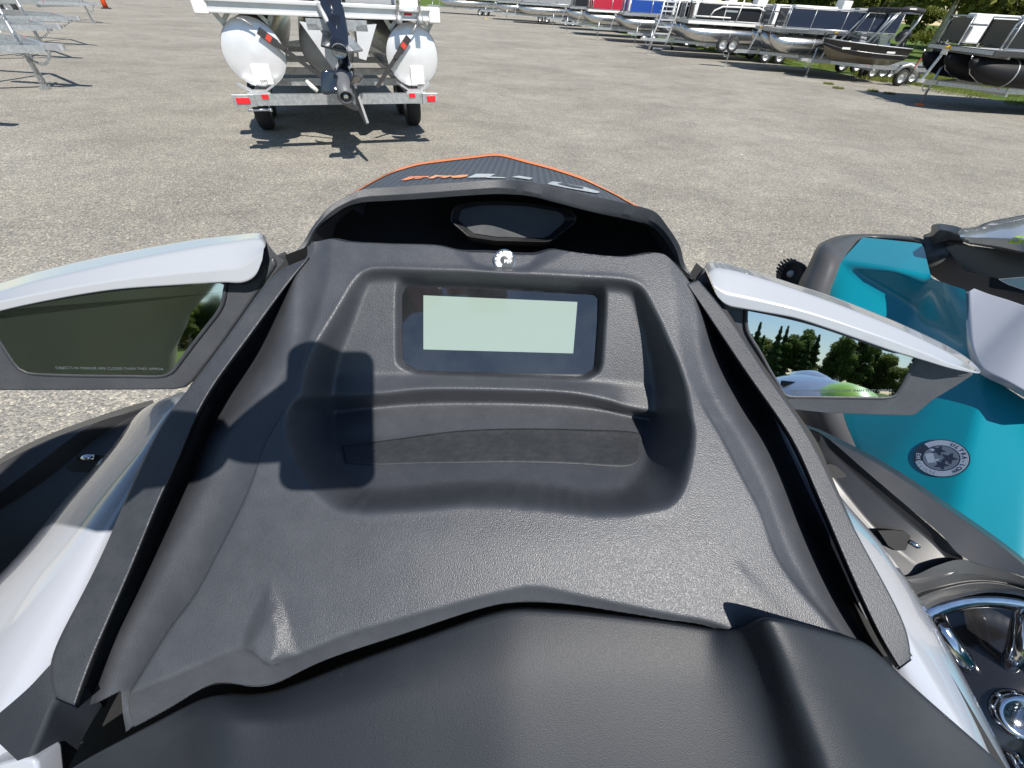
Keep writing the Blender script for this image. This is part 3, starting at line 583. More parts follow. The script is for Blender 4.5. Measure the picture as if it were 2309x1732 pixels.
gR0 = [(1800,958,.70),(1813,966,.70),(1850,980,.695),(1925,1017,.688),(1991,1052,.68),(2151,1157,.66),(2276,1246,.64),(2340,1300,.63),(2480,1420,.60)]
gR1 = [(1800,965,.695),(1835,970,.693),(1862,985,.69),(1951,1061,.675),(2051,1146,.658),(2120,1203,.645),(2171,1256,.635),(2309,1301,.622),(2480,1370,.60)]
gR2 = [(1800,975,.71),(1830,985,.705),(1855,1008,.70),(1935,1090,.685),(2030,1180,.667),(2080,1240,.655),(2120,1268,.645),(2309,1318,.632),(2480,1400,.61)]
gR3 = [(1800,990,.72),(1820,1010,.715),(1850,1050,.71),(1900,1120,.695),(1970,1205,.68),(2010,1262,.665),(2040,1300,.650),(2200,1298,.632),(2309,1318,.625)]
gA = [(1850,980,.69),(1862,985,.69),(1951,1061,.675),(2051,1146,.658),(2130,1215,.643),(2166,1250,.636),(2172,1262,.635)]
deckR = loft('side_deck', [[(p[0]+6, p[1]-8, p[2]+.2) for p in gR0], gR0, gR1], M['smoothblk'], ski, n=60, mods=(('bevel', .003, 3, 10),))
loft('side_deck_inner', [[(p[0], p[1], p[2]+.004) for p in gA], [(1850,995,.70),(1870,1010,.70),(1935,1075,.69),(2035,1165,.672),(2100,1220,.66),(2140,1262,.65),(2160,1285,.645)],
     [(1830,1005,.71),(1850,1030,.71),(1905,1110,.70),(1975,1195,.685),(2030,1245,.67),(2085,1285,.655),(2140,1297,.645)], [(1810,1010,.71),(1840,1060,.71),(1880,1120,.70),(1950,1200,.685),(2010,1270,.665),(2051,1312,.652),(2074,1317,.648)]], M['smoothblk'], ski, n=60, mods=(('bevel', .003, 3, 10),))
arcA = [(2000,1292,.655),(2051,1300,.65),(2111,1276,.64),(2166,1262,.636),(2235,1278,.63),(2309,1303,.622),(2400,1345,.61)]
arcB = [(2010,1340,.665),(2061,1321,.66),(2101,1308,.652),(2176,1294,.645),(2240,1302,.64),(2309,1318,.632),(2400,1360,.62)]
arcC = [(2020,1370,.685),(2070,1337,.68),(2111,1325,.672),(2190,1310,.665),(2250,1312,.66),(2309,1326,.65),(2400,1370,.63)]
arcD = [(2025,1385,.675),(2078,1347,.672),(2120,1331,.665),(2195,1315,.658),(2250,1316,.652),(2309,1330,.642),(2400,1376,.63)]
arcE = [(2035,1410,.69),(2091,1362,.685),(2151,1340,.678),(2226,1328,.672),(2270,1330,.665),(2309,1336,.655),(2400,1384,.64)]
arcF = [(2030,1430,.80),(2095,1372,.80),(2155,1350,.80),(2226,1336,.80),(2270,1338,.80),(2309,1346,.80),(2400,1396,.80)]
M['satin'] = mat('satin grey black plastic', (.07, .07, .072), .33, bump=(1300, .2, .0003, 'noise'))
loft('wheel_arch_lip', [arcA, arcB, arcC, arcD, arcE, arcF], M['satin'], ski, n=60, mods=(('bevel', .002, 2, 20),))
z5 = lambda l: zm(l, 1750, 900, 1.995)
recess_shade(z5([(212,300),(240,292),(270,300),(310,335),(316,350),(290,356),(245,352)]), .692, ski)
recess_shade(z5([(460,592),(530,590),(580,595),(615,625),(648,655),(650,668),(600,680),(540,682),(505,660)]), .668, ski)
MB().tube([D(*z5([(600, 640)])[0], .668), D(*z5([(635, 662)])[0], .664), D(*z5([(648, 660)])[0], .668)], .004, 8).build('tie_down_hook', M['chrome'], None, True)
hk = [o for o in bpy.data.objects if o.name.startswith('tie_down_hook') and not o.parent]
for o in hk: put(o, ski)
# hull, seat and stern behind the rider's eye
hv = []; hfz = []
secs = [(-2.0, .50, .50, .95, .45), (-1.2, .58, .42, .98, .52), (-.3, .60, .40, 1.0, .55), (.35, .58, .42, .98, .52), (.8, .46, .46, .95, .40), (1.15, .28, .60, .94, .22), (1.4, .04, .8, .92, .02)]
for y, hw, zb, zt, hb_ in secs: hv += [(-hw, y, zt), (-hw*1.03, y, zt-.08), (-hb_, y, (zt+zb)/2-.05), (0, y, zb), (hb_, y, (zt+zb)/2-.05), (hw*1.03, y, zt-.08), (hw, y, zt)]
for i in range(6):
    for k in range(6): hfz.append((i*7+k, i*7+k+1, (i+1)*7+k+1, (i+1)*7+k))
hfz.append(tuple(range(7)))
hull = obj('hull', hv, hfz, M['smoothblk'], ski, True, (('bevel', .02, 2, 30),))
sm_ = MB(); 
for y, hw, z in [(-1.9, .2, 1.12), (-1.3, .2, 1.22), (-.7, .17, 1.24), (-.3, .15, 1.20), (-.12, .14, 1.1)]: pass
seatp = [(-1.9, .19, 1.10), (-1.3, .20, 1.2), (-.7, .17, 1.2), (-.35, .14, 1.12), (-.2, .1, 1.0)]
sv = []
for y, hw, z in seatp: sv += [(-hw*1.25, y, .9), (-hw, y, z-.04), (-hw*.5, y, z), (hw*.5, y, z), (hw, y, z-.04), (hw*1.25, y, .9)]
obj('seat', sv, [(i*6+k, i*6+k+1, (i+1)*6+k+1, (i+1)*6+k) for i in range(4) for k in range(5)]+[(0, 1, 2, 3, 4, 5)], M['greyv'], ski, True, (('sub', 2),))

# chrome wheel standing under the arch
wc = D(2328, 1632, .78); axw = (EYE-wc).normalized()*.85 + Vector((-.25, -.05, .35)); axw.normalize()
axw = (-_f*.55 + (EYE-wc).normalized()*.45).normalized()
K = .78/F
wheel = thing('wheel', 'chrome wheel with curved spokes under the dark arch at lower right', 'wheel', tuple(wc))
M['chr_dark'] = mat('dark polished rim well', (.012, .012, .014), .15, coat=.6)
def wadd(o): put(o, wheel); return o
wadd(MB().lathe([(300*K, .02), (300*K, -.04), (262*K, -.10), (160*K, -.08), (70*K, -.04), (.001, -.035)], wc, axw, 64).build('rim_well', M['chr_dark'], None, True))
wadd(MB().lathe([(306*K, -.02), (306*K, .018), (296*K, .026), (288*K, .018), (284*K, -.03)], wc, axw, 64).build('tyre', M['rubber'], None, True))
wadd(MB().lathe([(284*K, -.05), (282*K, -.006), (272*K, .006), (254*K, .008), (238*K, -.002), (230*K, -.02), (229*K, -.05)], wc, axw, 64).build('rim', M['chrome'], None, True))
wx = (_r - axw*_r.dot(axw)).normalized(); wy = axw.cross(wx)
for k in range(8):
    a = math.radians(28+k*360/8); mb = MB(); e = wx*math.cos(a)+wy*math.sin(a); tq = axw.cross(e)
    mb.tube([wc+e*245*K+tq*.012-axw*.01, wc+e*215*K+tq*.022-axw*.004, wc+e*150*K+tq*.024-axw*.008, wc+e*100*K+tq*.010-axw*.05, wc+e*75*K-axw*.085], [.017, .018, .017, .014, .010], 8)
    wadd(mb.build('spoke', M['chrome'], None, True))
wadd(MB().lathe([(.001, -.022), (30*K, -.022), (36*K, -.018), (44*K, -.018), (50*K, -.026), (52*K, -.036)], wc, axw, 40).build('hub_cap', M['chrome'], None, True))
mb = MB()
for i in range(-4, 5):
    for j in range(-4, 5):
        if i*i+j*j < 17: mb.lathe([(.0022, -.0205), (.0026, -.0195), (.003, -.0205)], wc+wx*(i+(j % 2)*.5)*.0062+wy*j*.0055, axw, 6)
wadd(tag(mb.build('cap_mesh', M['chr_dark'], None), kind='stuff'))

# ============================================================ THE TEAL WATERCRAFT ALONGSIDE
tk = thing('personal_watercraft', 'teal and white personal watercraft with round emission sticker, parked at right', 'watercraft', (1.6, .9, .4))
s4 = sR
def facet(name, pts, m, mods=(), smooth=False, parent=tk, thick=.006): return plate(name, pts, 0, m, parent, thick, mods=mods, smooth=smooth)
V_ = {'a': (1946,535,1.52), 'b': (2081,549,1.40), 'c': (1893,592,1.40), 'd': (2023,610,1.26), 'e': (2100,628,1.20), 'f': (2177,654,1.12), 'g': (2187,800,1.04), 'h': (1900,600,1.40), 'i': (2060,700,1.26), 'j': (1866,664,1.40), 'k': (1888,900,1.24), 'l': (1930,1010,1.14), 'm': (2225,845,1.0), 'n': (2309,900,.96), 'o': (2420,960,.90), 'p': (2420,1420,.80), 'q': (2309,1290,.84), 'r': (2151,1165,.92), 's': (1991,1060,1.06), 't': (2015,541,1.49), 'u': (2103,640,1.30)}
tv = {k: D(*p) for k, p in V_.items()}
names = list(tv); ix = {k: i for i, k in enumerate(names)}
tf = ['adb', 'bdu', 'deu', 'ued'] and [('a', 'c', 'd', 'b'), ('b', 'd', 'e'), ('c', 'i', 'e', 'd'), ('e', 'i', 'g', 'f'), ('c', 'j', 'k', 'i'), ('i', 'k', 'g'), ('k', 'l', 's', 'g'), ('s', 'r', 'm', 'g'), ('r', 'q', 'n', 'm'), ('q', 'p', 'o', 'n')]
mt = [tv[k] for k in names]
tb = obj('hull', mt, [tuple(ix[k] for k in f) for f in tf], M['teal'], tk, True, ())
bm = bmesh.new(); bm.from_mesh(tb.data); bmesh.ops.remove_doubles(bm, verts=bm.verts, dist=1e-5); bmesh.ops.delete(bm, geom=[v for v in bm.verts if not v.link_faces], context='VERTS'); bmesh.ops.recalc_face_normals(bm, faces=bm.faces)
crl = bm.edges.layers.float.new('crease_edge')
for e in bm.edges: e[crl] = .82
bm.to_mesh(tb.data); bm.free(); sb = tb.modifiers.new('s', 'SUBSURF'); sb.levels = sb.render_levels = 3
dg = bpy.context.evaluated_depsgraph_get(); tme = bpy.data.meshes.new_from_object(tb.evaluated_get(dg)); tbv = BVHTree.FromPolygons([world_of(tb) @ v.co for v in tme.vertices], [tuple(p.vertices) for p in tme.polygons])
# black bow bumper wrapping the teal hull
bl0 = s4([(1600,272,1.50),(1590,258,1.48),(1400,232,1.56),(1240,226,1.58),(1165,285,1.52),(1100,370,1.44),(1060,465,1.43),(1030,562,1.42),(1050,900,1.31),(1112,1290,1.24),(1200,1500,1.19)])
loft('bow_bumper', [bl0, s4([(1600,262,1.45),(1590,240,1.42),(1400,213,1.5),(1222,206,1.52),(1140,270,1.46),(1075,358,1.38),(1035,460,1.37),(1002,560,1.36),(1020,900,1.25),(1080,1290,1.18),(1170,1500,1.13)]),
     s4([(1600,232,1.46),(1590,218,1.45),(1400,198,1.53),(1180,192,1.55),(1040,232,1.47),(975,262,1.41),(960,420,1.38),(925,540,1.36),(930,900,1.27),(960,1290,1.22),(1040,1500,1.18)]),
     s4([(1600,222,1.50),(1590,213,1.50),(1400,190,1.58),(1130,188,1.60),(990,225,1.52),(935,265,1.47),(880,380,1.45),(818,500,1.45),(780,900,1.38),(780,1270,1.32),(860,1500,1.28)]),
     s4([(1640,300,1.9),(1600,300,1.9),(1400,300,1.9),(1130,300,1.9),(990,300,1.85),(935,350,1.8),(880,450,1.8),(818,560,1.8),(780,900,1.8),(780,1270,1.8),(860,1500,1.8)])], M['satin'], tk, n=70)
# glossy cowl, dark gap and centre parts behind it
facet('cowl_window', s4([(1392,238,1.670),(1590,250,1.624),(1592,300,1.589),(1545,345,1.578),(1430,290,1.636)]), mat('blue black gloss', (.03, .06, .10), .05, coat=1))  # hull facet; its reflection is painted in as a dark blue colour
loft('inner_cowl', [s4([(1435,285,1.659),(1590,400,1.508),(1700,480,1.415),(1860,560,1.322),(2212,680,1.160),(2500,760,1.102)]), s4([(1560,330,1.624),(1700,300,1.554),(1800,300,1.485),(2000,400,1.369),(2212,500,1.276),(2500,600,1.160)]), s4([(1590,240,1.624),(1700,220,1.554),(1800,230,1.485),(2000,300,1.392),(2212,330,1.299),(2500,380,1.160)])], M['void'], tk, n=30)
loft('cowl_knuckle', [s4([(1592,190,1.485),(1640,170,1.462),(1640,135,1.462),(1680,122,1.438),(1760,130,1.392),(1830,148,1.334)]), s4([(1590,205,1.462),(1650,195,1.415),(1690,160,1.392),(1740,165,1.369),(1800,185,1.322),(1850,200,1.276)]), s4([(1600,240,1.473),(1650,262,1.427),(1680,240,1.404),(1740,225,1.380),(1800,222,1.334),(1840,225,1.299)]), s4([(1590,250,1.543),(1660,290,1.508),(1700,262,1.485),(1740,240,1.462),(1800,240,1.415),(1840,240,1.392)])], M['satin'], tk, n=30, mods=(('bevel', .004, 2),))
MB().tube([D(*s4([(1575, 330)])[0], 1.601), D(*s4([(1600, 310)])[0], 1.508), D(*s4([(1625, 300)])[0], 1.438)], [.045, .052, .05], 16).build('cowl_cap', M['satin'], None, True); put(bpy.data.objects['cowl_cap'], tk)
facet('inner_panel', s4([(1720,265,1.392),(1800,245,1.346),(2230,300,1.160),(2330,320,1.137),(2330,470,1.102),(2212,450,1.137),(2060,460,1.206),(1850,420,1.299)]), M['smoothblk'], (('bevel', .006, 2),))
loft('white_cowl', [s4([(1808,172,1.299),(1830,152,1.322),(1910,140,1.322),(2000,108,1.322),(2212,66,1.299),(2500,20,1.276)]), s4([(1812,185,1.253),(1850,172,1.253),(1950,160,1.230),(2050,140,1.206),(2212,115,1.160),(2500,80,1.137)]), s4([(1820,205,1.230),(1870,205,1.206),(1960,208,1.183),(2060,212,1.148),(2212,216,1.102),(2500,220,1.067)]), s4([(1832,226,1.253),(1870,238,1.230),(1960,250,1.206),(2060,265,1.172),(2212,296,1.125),(2500,340,1.090)]), s4([(1832,230,1.299),(1870,246,1.276),(1960,262,1.253),(2060,280,1.218),(2212,310,1.172),(2500,350,1.137)])], M['white'], tk, n=50, mods=(('bevel', .003, 2, 20),))
wc_ = bpy.data.objects['white_cowl']; wbv = bvh(wc_)
z3 = lambda l: zm(l, 1940, 460, 5.924)
decal('cowl_letters', [z3(q) for q in [[(1965,505),(2000,492),(2110,500),(2150,512),(2110,524),(1980,512)], [(2000,492),(2060,450),(2075,462),(2040,496)], [(2060,450),(2110,438),(2200,448),(2200,462),(2080,462)], [(2100,495),(2150,470),(2180,478),(2150,512)], [(2160,520),(2200,500),(2260,505),(2250,540),(2200,540)]]], wbv, M['lime'], wc_, .002)
wl = [(1848,540,1.13),(1850,700,1.09),(1868,925,1.03),(1935,1045,.985),(2100,1130,.94),(2300,1240,.90),(2500,1340,.86)]; wr_ = [(1905,520,1.12),(2000,556,1.09),(2110,590,1.06),(2212,625,1.03),(2300,650,1.0),(2400,690,.97),(2500,730,.94)]
win = [(1876,538,1.118),(1884,700,1.078),(1905,905,1.02),(1970,1020,.975),(2120,1095,.93),(2310,1200,.89),(2500,1300,.85)]
loft('white_side_panel', [[(x+4, y, q+.04) for x, y, q in s4(wl)], s4(wl), s4(win), s4(wr_), [(x, y, q+.05) for x, y, q in s4(wr_)]], M['white'], tk, n=40, mods=(('bevel', .003, 3, 12),))
facet('white_fin', s4([(2040,462,1.05),(2212,448,.98),(2400,440,.9),(2400,600,.9),(2212,535,.98),(2110,500,1.02)]), M['white'], (('bevel', .004, 2),))
# round emission sticker on the flank
dc = cast(tbv, 2122, 1034, .0015)
h, nn, i_, d_ = tbv.ray_cast(EYE, ray(2122, 1034).normalized()); nn = nn if nn.dot(EYE-h) > 0 else -nn
dcl = .0615*d_/1.0*0+ (cast(tbv, 2182, 1080) - cast(tbv, 2062, 990)).length/2*.96
dx = (cast(tbv, 2182, 1080)-cast(tbv, 2062, 990)); dx = (dx - nn*dx.dot(nn)).normalized(); dy = nn.cross(dx).normalized()
RS = .078*.70
RS = (cast(tbv, 2184, 1020)-cast(tbv, 2060, 1050)).length/2*.93
M['sticker'] = mat('silver sticker', (.42, .48, .56), .25, metal=.3, coat=.6); M['sticker_dark'] = mat('dark sticker print', (.02, .025, .045), .25, coat=.6)
def disc(name, r0, r1, a0, a1, m, parent, lift, n=48):
    vs = []; fs = []
    for k in range(n+1):
        a = math.radians(a0+(a1-a0)*k/n); e = dx*math.cos(a)+dy*math.sin(a); vs += [dc+e*r0+nn*lift, dc+e*r1+nn*lift]
    for k in range(n): fs.append((2*k, 2*k+1, 2*k+3, 2*k+2))
    return obj(name, vs, fs, m, parent, False)
stk = disc('emission_sticker', .0001, RS*1.03, 0, 360, M['sticker_dark'], tb, .0010)
disc('sticker_ring', RS*.70, RS*.985, -118, 176, M['sticker'], stk, .0016)
disc('sticker_face', .0001, RS*.66, 0, 360, mat('grey sticker face', (.16, .19, .24), .3, metal=.3, coat=.5), stk, .0016)
def star(cx_, cy_, r, rot):
    out = []
    for k in range(10):
        a = math.radians(rot+36*k); q = r if k % 2 == 0 else r*.42; out.append((cx_+q*math.cos(a), cy_+q*math.sin(a)))
    return out
flat_poly('sticker_stars', [star(*a) for a in [(-RS*.34, RS*.22, RS*.30, 40), (RS*.22, RS*.22, RS*.34, 40), (RS*.30, -RS*.22, RS*.30, 40)]], dc, dx, dy, nn, .0022, M['sticker_dark'], stk)
flat_poly('sticker_glints', [[(-RS*.55, -RS*.3), (-RS*.1, -RS*.55), (RS*.05, -RS*.3), (-RS*.4, -RS*.02)], [(-RS*.62, 0), (-RS*.5, RS*.3), (-RS*.3, RS*.05)], [(0, -RS*.05), (RS*.12, -RS*.35), (-RS*.1, -RS*.25)]], dc, dx, dy, nn, .0018, M['sticker'], stk)
def arc_text(s, r, a0, a1, size, m, flip=False):
    for k, ch in enumerate(s):
        if ch == ' ': continue
        a = math.radians(a0+(a1-a0)*k/(len(s)-1)); e = dx*math.cos(a)+dy*math.sin(a); tdir = (dy*math.cos(a)-dx*math.sin(a))
        if not flip: tx = -tdir; ty = e
        else: tx = tdir; ty = -e
        text('sticker_letter', ch, size, dc+e*r+nn*.0022, tx, ty, m, stk, bold=.0002)
arc_text('ULTRA-LOW', RS*.84, 105, -5, RS*.24, M['sticker_dark']); arc_text('EMISSION', RS*.85, 215, 300, RS*.26, M['sticker'], True)
# rear of the teal craft, outside the picture
for (nm, y0, y1, x0, x1, z0, z1, m) in [('seat', -1.2, .2, 1.45, 1.85, .95, 1.22, M['greyv']), ('hull_rear', -1.8, .3, 1.08, 2.2, .45, .85, M['teal'])]:
    put(MB().box(((x0+x1)/2, (y0+y1)/2, (z0+z1)/2), (x1-x0, y1-y0, z1-z0)).build(nm, m, None, True, (('bevel', .06, 4),)), tk)
put(MB().tube([(1.25, .3, 1.22), (1.65, .42, 1.25), (2.05, .3, 1.22)], .02, 8).build('handlebar', M['smoothblk'], None, True), tk)
# knob of its trailer winch roller, half hidden behind the mirror
rl = thing('roller_wheel', 'small black ribbed roller wheel peeking between mirror and teal bow', 'roller', tuple(D(1785, 622, 1.75)))
rc = D(1785, 618, 1.75); rn = (EYE-rc).normalized() + Vector((-.3, 0, 0)); rn.normalize()
put(MB().lathe([(.012, .01), (.02, .02), (.034, .018), (.046, .028), (.052, .02), (.052, -.03), (.03, -.03)], rc, rn, 22).build('roller_rim', M['rubber'], None, True), rl)
put(MB().lathe([(.001, .024), (.014, .024), (.016, .0)], rc, rn, 16).build('roller_hub', M['galv_dull'], None, True), rl)
mb = MB()
for k in range(22):
    a = 2*math.pi*k/22; e = _r*math.cos(a)+_u*math.sin(a); mb.box(rc+e*.052, (.006, .05, .006))
put(mb.build('roller_ribs', M['rubber'], None), rl)
put(MB().tube([rc, rc+Vector((.12, .1, -.05))], .012, 8).build('roller_axle', M['galv'], None, True), rl)

# ============================================================ GROUND
def gravel_mat():
    m = bpy.data.materials.new('gravel'); m.use_nodes = True; N = m.node_tree.nodes; L = m.node_tree.links; b = N['Principled BSDF']; b.inputs['Roughness'].default_value = .95; b.inputs['Specular IOR Level'].default_value = .2
    tc = N.new('ShaderNodeTexCoord')
    def noise_(sc, det=4, ro=.5): t = N.new('ShaderNodeTexNoise'); t.inputs['Scale'].default_value = sc; t.inputs['Detail'].default_value = det; t.inputs['Roughness'].default_value = ro; L.new(tc.outputs['Object'], t.inputs['Vector']); return t
    def ramp(src, stops):
        r = N.new('ShaderNodeValToRGB'); e = r.color_ramp.elements
        while len(e) < len(stops): e.new(.5)
        for i, (p, c) in enumerate(stops): e[i].position = p; e[i].color = (*c, 1)
        L.new(src, r.inputs[0]); return r
    big = ramp(noise_(.35, 6, .6).outputs['Fac'], [(.35, (.272, .260, .232)), (.65, (.346, .333, .300))])
    v1 = N.new('ShaderNodeTexVoronoi'); v1.inputs['Scale'].default_value = 75; L.new(tc.outputs['Object'], v1.inputs['Vector'])
    v2 = N.new('ShaderNodeTexVoronoi'); v2.inputs['Scale'].default_value = 190; L.new(tc.outputs['Object'], v2.inputs['Vector'])
    s1 = N.new('ShaderNodeSeparateColor'); L.new(v1.outputs['Color'], s1.inputs[0]); s2 = N.new('ShaderNodeSeparateColor'); L.new(v2.outputs['Color'], s2.inputs[0])
    st = ramp(s1.outputs[0], [(0, (.5, .5, .5)), (.3, (.82, .82, .83)), (.6, (1.0, .985, .96)), (.86, (1.22, 1.17, 1.08)), (.96, (1.7, 1.62, 1.45))])
    st2 = ramp(s2.outputs[1], [(0, (.62, .62, .62)), (.5, (1, 1, 1)), (1, (1.35, 1.33, 1.3))])
    m1 = N.new('ShaderNodeMix'); m1.data_type = 'RGBA'; m1.blend_type = 'MULTIPLY'; m1.inputs[0].default_value = .8; L.new(big.outputs[0], m1.inputs[6]); L.new(st.outputs[0], m1.inputs[7])
    m2 = N.new('ShaderNodeMix'); m2.data_type = 'RGBA'; m2.blend_type = 'MULTIPLY'; m2.inputs[0].default_value = .75; L.new(m1.outputs[2], m2.inputs[6]); L.new(st2.outputs[0], m2.inputs[7])
    mid = ramp(noise_(2.2, 8, .7).outputs['Fac'], [(.3, (.84, .84, .85)), (.7, (1.1, 1.09, 1.06))])
    m3 = N.new('ShaderNodeMix'); m3.data_type = 'RGBA'; m3.blend_type = 'MULTIPLY'; m3.inputs[0].default_value = 1; L.new(m2.outputs[2], m3.inputs[6]); L.new(mid.outputs[0], m3.inputs[7])
    mp = N.new('ShaderNodeMapping'); mp.inputs['Scale'].default_value = (.8, 1.15, 1); mp.inputs['Rotation'].default_value = (0, 0, .25); L.new(tc.outputs['Object'], mp.inputs[0])
    n4 = N.new('ShaderNodeTexNoise'); n4.inputs['Scale'].default_value = .9; n4.inputs['Detail'].default_value = 9; n4.inputs['Roughness'].default_value = .72; L.new(mp.outputs[0], n4.inputs['Vector'])
    r4 = ramp(n4.outputs['Fac'], [(.36, (.87, .865, .87)), (.5, (1, 1, 1)), (.66, (1.08, 1.07, 1.05))])
    m4 = N.new('ShaderNodeMix'); m4.data_type = 'RGBA'; m4.blend_type = 'MULTIPLY'; m4.inputs[0].default_value = 1; L.new(m3.outputs[2], m4.inputs[6]); L.new(r4.outputs[0], m4.inputs[7]); m3 = m4
    L.new(m3.outputs[2], b.inputs['Base Color'])
    hh = N.new('ShaderNodeMath'); hh.operation = 'MULTIPLY_ADD'; hh.inputs[1].default_value = .4; L.new(v2.outputs['Distance'], hh.inputs[0]); L.new(v1.outputs['Distance'], hh.inputs[2])
    bp = N.new('ShaderNodeBump'); bp.invert = True; bp.inputs['Strength'].default_value = .8; bp.inputs['Distance'].default_value = .008; L.new(hh.outputs[0], bp.inputs['Height']); L.new(bp.outputs[0], b.inputs['Normal'])
    return m
M['gravel'] = gravel_mat()
def grass_mat():
    m = mat('grass ground', (.10, .15, .035), .95, var=(1.6, .35), bump=(30, 1, .05, 'noise'), spec=.1); return m
M['grass'] = grass_mat()
tag(obj('grass_field', [(-300, -300, -.02), (300, -300, -.02), (300, 300, -.02), (-300, 300, -.02)], [(0, 1, 2, 3)], M['grass'], None, False), kind='structure')
lot = [(-45, -5), (15, -5), (16, 8), (15, 12), (13.6, 17), (12.3, 20), (10.6, 22.5), (9, 27), (7.5, 33), (5, 42), (3, 75), (-45, 75)]
tag(obj('gravel_lot', [(x, y, 0) for x, y in lot], [tuple(range(len(lot)))], M['gravel'], None, False), kind='structure')
M['path'] = mat('pale path gravel', (.30, .28, .25), .95, var=(3, .15))
pth = [[(17, 17), (19.5, 23), (30, 42)], [(20, 16), (22.5, 22), (33, 40)]]
tag(obj('gravel_path', [(x, y, -.012) for x, y in pth[0]]+[(x, y, -.012) for x, y in pth[1]], [(0, 3, 4, 1), (1, 4, 5, 2)], M['path'], None, False), kind='structure')
tag(obj('park_path', [(-60, -22, -.012), (60, -17, -.012), (60, -14.5, -.012), (-60, -19.5, -.012)], [(0, 1, 2, 3)], M['path'], None, False), kind='structure')
# loose stones
ns = 30000
u_ = rng.random(ns); ang = rng.uniform(-1.05, 1.05, ns); dist = 1.2+11*u_**.8
px_ = dist*np.sin(ang); py_ = dist*np.cos(ang); sz_ = rng.gamma(3, .0011, ns)+.0022
oc = np.array([(1, 0, 0), (0, 1, 0), (-1, 0, 0), (0, -1, 0), (0, 0, .75), (0, 0, -.5)]); of = np.array([(0, 1, 4), (1, 2, 4), (2, 3, 4), (3, 0, 4)])
rot = rng.uniform(0, 6.28, ns); jit = rng.uniform(.6, 1.3, (ns, 6, 3))
P_ = oc[None]*jit*sz_[:, None, None]; c_, s_ = np.cos(rot)[:, None], np.sin(rot)[:, None]
P_ = np.stack([P_[..., 0]*c_-P_[..., 1]*s_+px_[:, None], P_[..., 0]*s_+P_[..., 1]*c_+py_[:, None], P_[..., 2]+sz_[:, None]*.15], -1)
P_ = P_[:, :5]; fa_ = (of[None]+np.arange(ns)[:, None, None]*5).reshape(-1, 3)
sme = bpy.data.meshes.new('loose_stones'); sme.vertices.add(ns*5); sme.vertices.foreach_set('co', P_.reshape(-1)); sme.loops.add(fa_.size); sme.loops.foreach_set('vertex_index', fa_.ravel().astype(np.int32)); sme.polygons.add(len(fa_)); sme.polygons.foreach_set('loop_start', np.arange(0, fa_.size, 3, dtype=np.int32)); sme.polygons.foreach_set('loop_total', np.full(len(fa_), 3, np.int32)); 
sme.polygons.foreach_set('material_index', np.repeat(rng.choice(4, ns, p=[.42, .3, .23, .05]), 4).astype(np.int32)); sme.update(calc_edges=True)
tag(link('loose_stones', sme, [mat('stone a', (.34, .31, .28), .9), mat('stone b', (.20, .195, .19), .9), mat('stone c', (.44, .41, .36), .9), mat('stone d', (.58, .54, .47), .85)], None, False), kind='stuff')

# ============================================================ TRAILERS AND BOATS
def wheel_parts(parent, c, r, wd, axis=(0, 1, 0), white=True):
    ax = Vector(axis)
    ty = MB().lathe([(r*.62, -wd/2), (r*.9, -wd/2), (r, -wd*.32), (r, wd*.32), (r*.9, wd/2), (r*.62, wd/2)], c, ax, 24).build('tyre', M['rubber'], parent, True)
    m = MB().lathe([(r*.62, -wd*.45), (r*.56, -wd*.1), (r*.2, -wd*.2), (.001, -wd*.3)], c, ax, 16); m.lathe([(r*.62, wd*.45), (r*.56, wd*.1), (r*.2, wd*.2), (.001, wd*.3)], c, ax, 16)
    m.build('rim', M['galv'] if white else M['galv_dull'], ty, True)
def jack(parent, x, y, base=None, zt=.95, handle=True):
    MB().tube([(x, y, .22), (x, y, zt)], .032, 10).tube([(x, y, .06), (x, y, .5)], .024, 8).build('jack_post', M['galv'], parent, True)
    if base: MB().lathe([(.001, .0), (.13, .0), (.12, .025), (.04, .05), (.001, .05)], (x, y, .0), (0, 0, 1), 16).build('jack_base', base, parent, True)
    else: MB().box((x, y, .02), (.14, .12, .04)).box((x, y, .05), (.05, .05, .05)).build('jack_foot', M['galv'], parent)
    if handle: MB().tube([(x, y, zt), (x+.02, y, zt+.03), (x+.14, y, zt+.04), (x+.14, y, zt+.12)], .009, 6).build('jack_handle', M['galv'], parent, True)
def chain(parent, a, b, sag, n=16):
    mb = MB()
    for k in range(n):
        t = k/(n-1); p = Vector(a).lerp(Vector(b), t) + Vector((0, 0, -sag*4*t*(1-t))); mb.box(p, (.016, .034 if k % 2 else .016, .045))
    mb.build('safety_chain', M['galv'], parent)
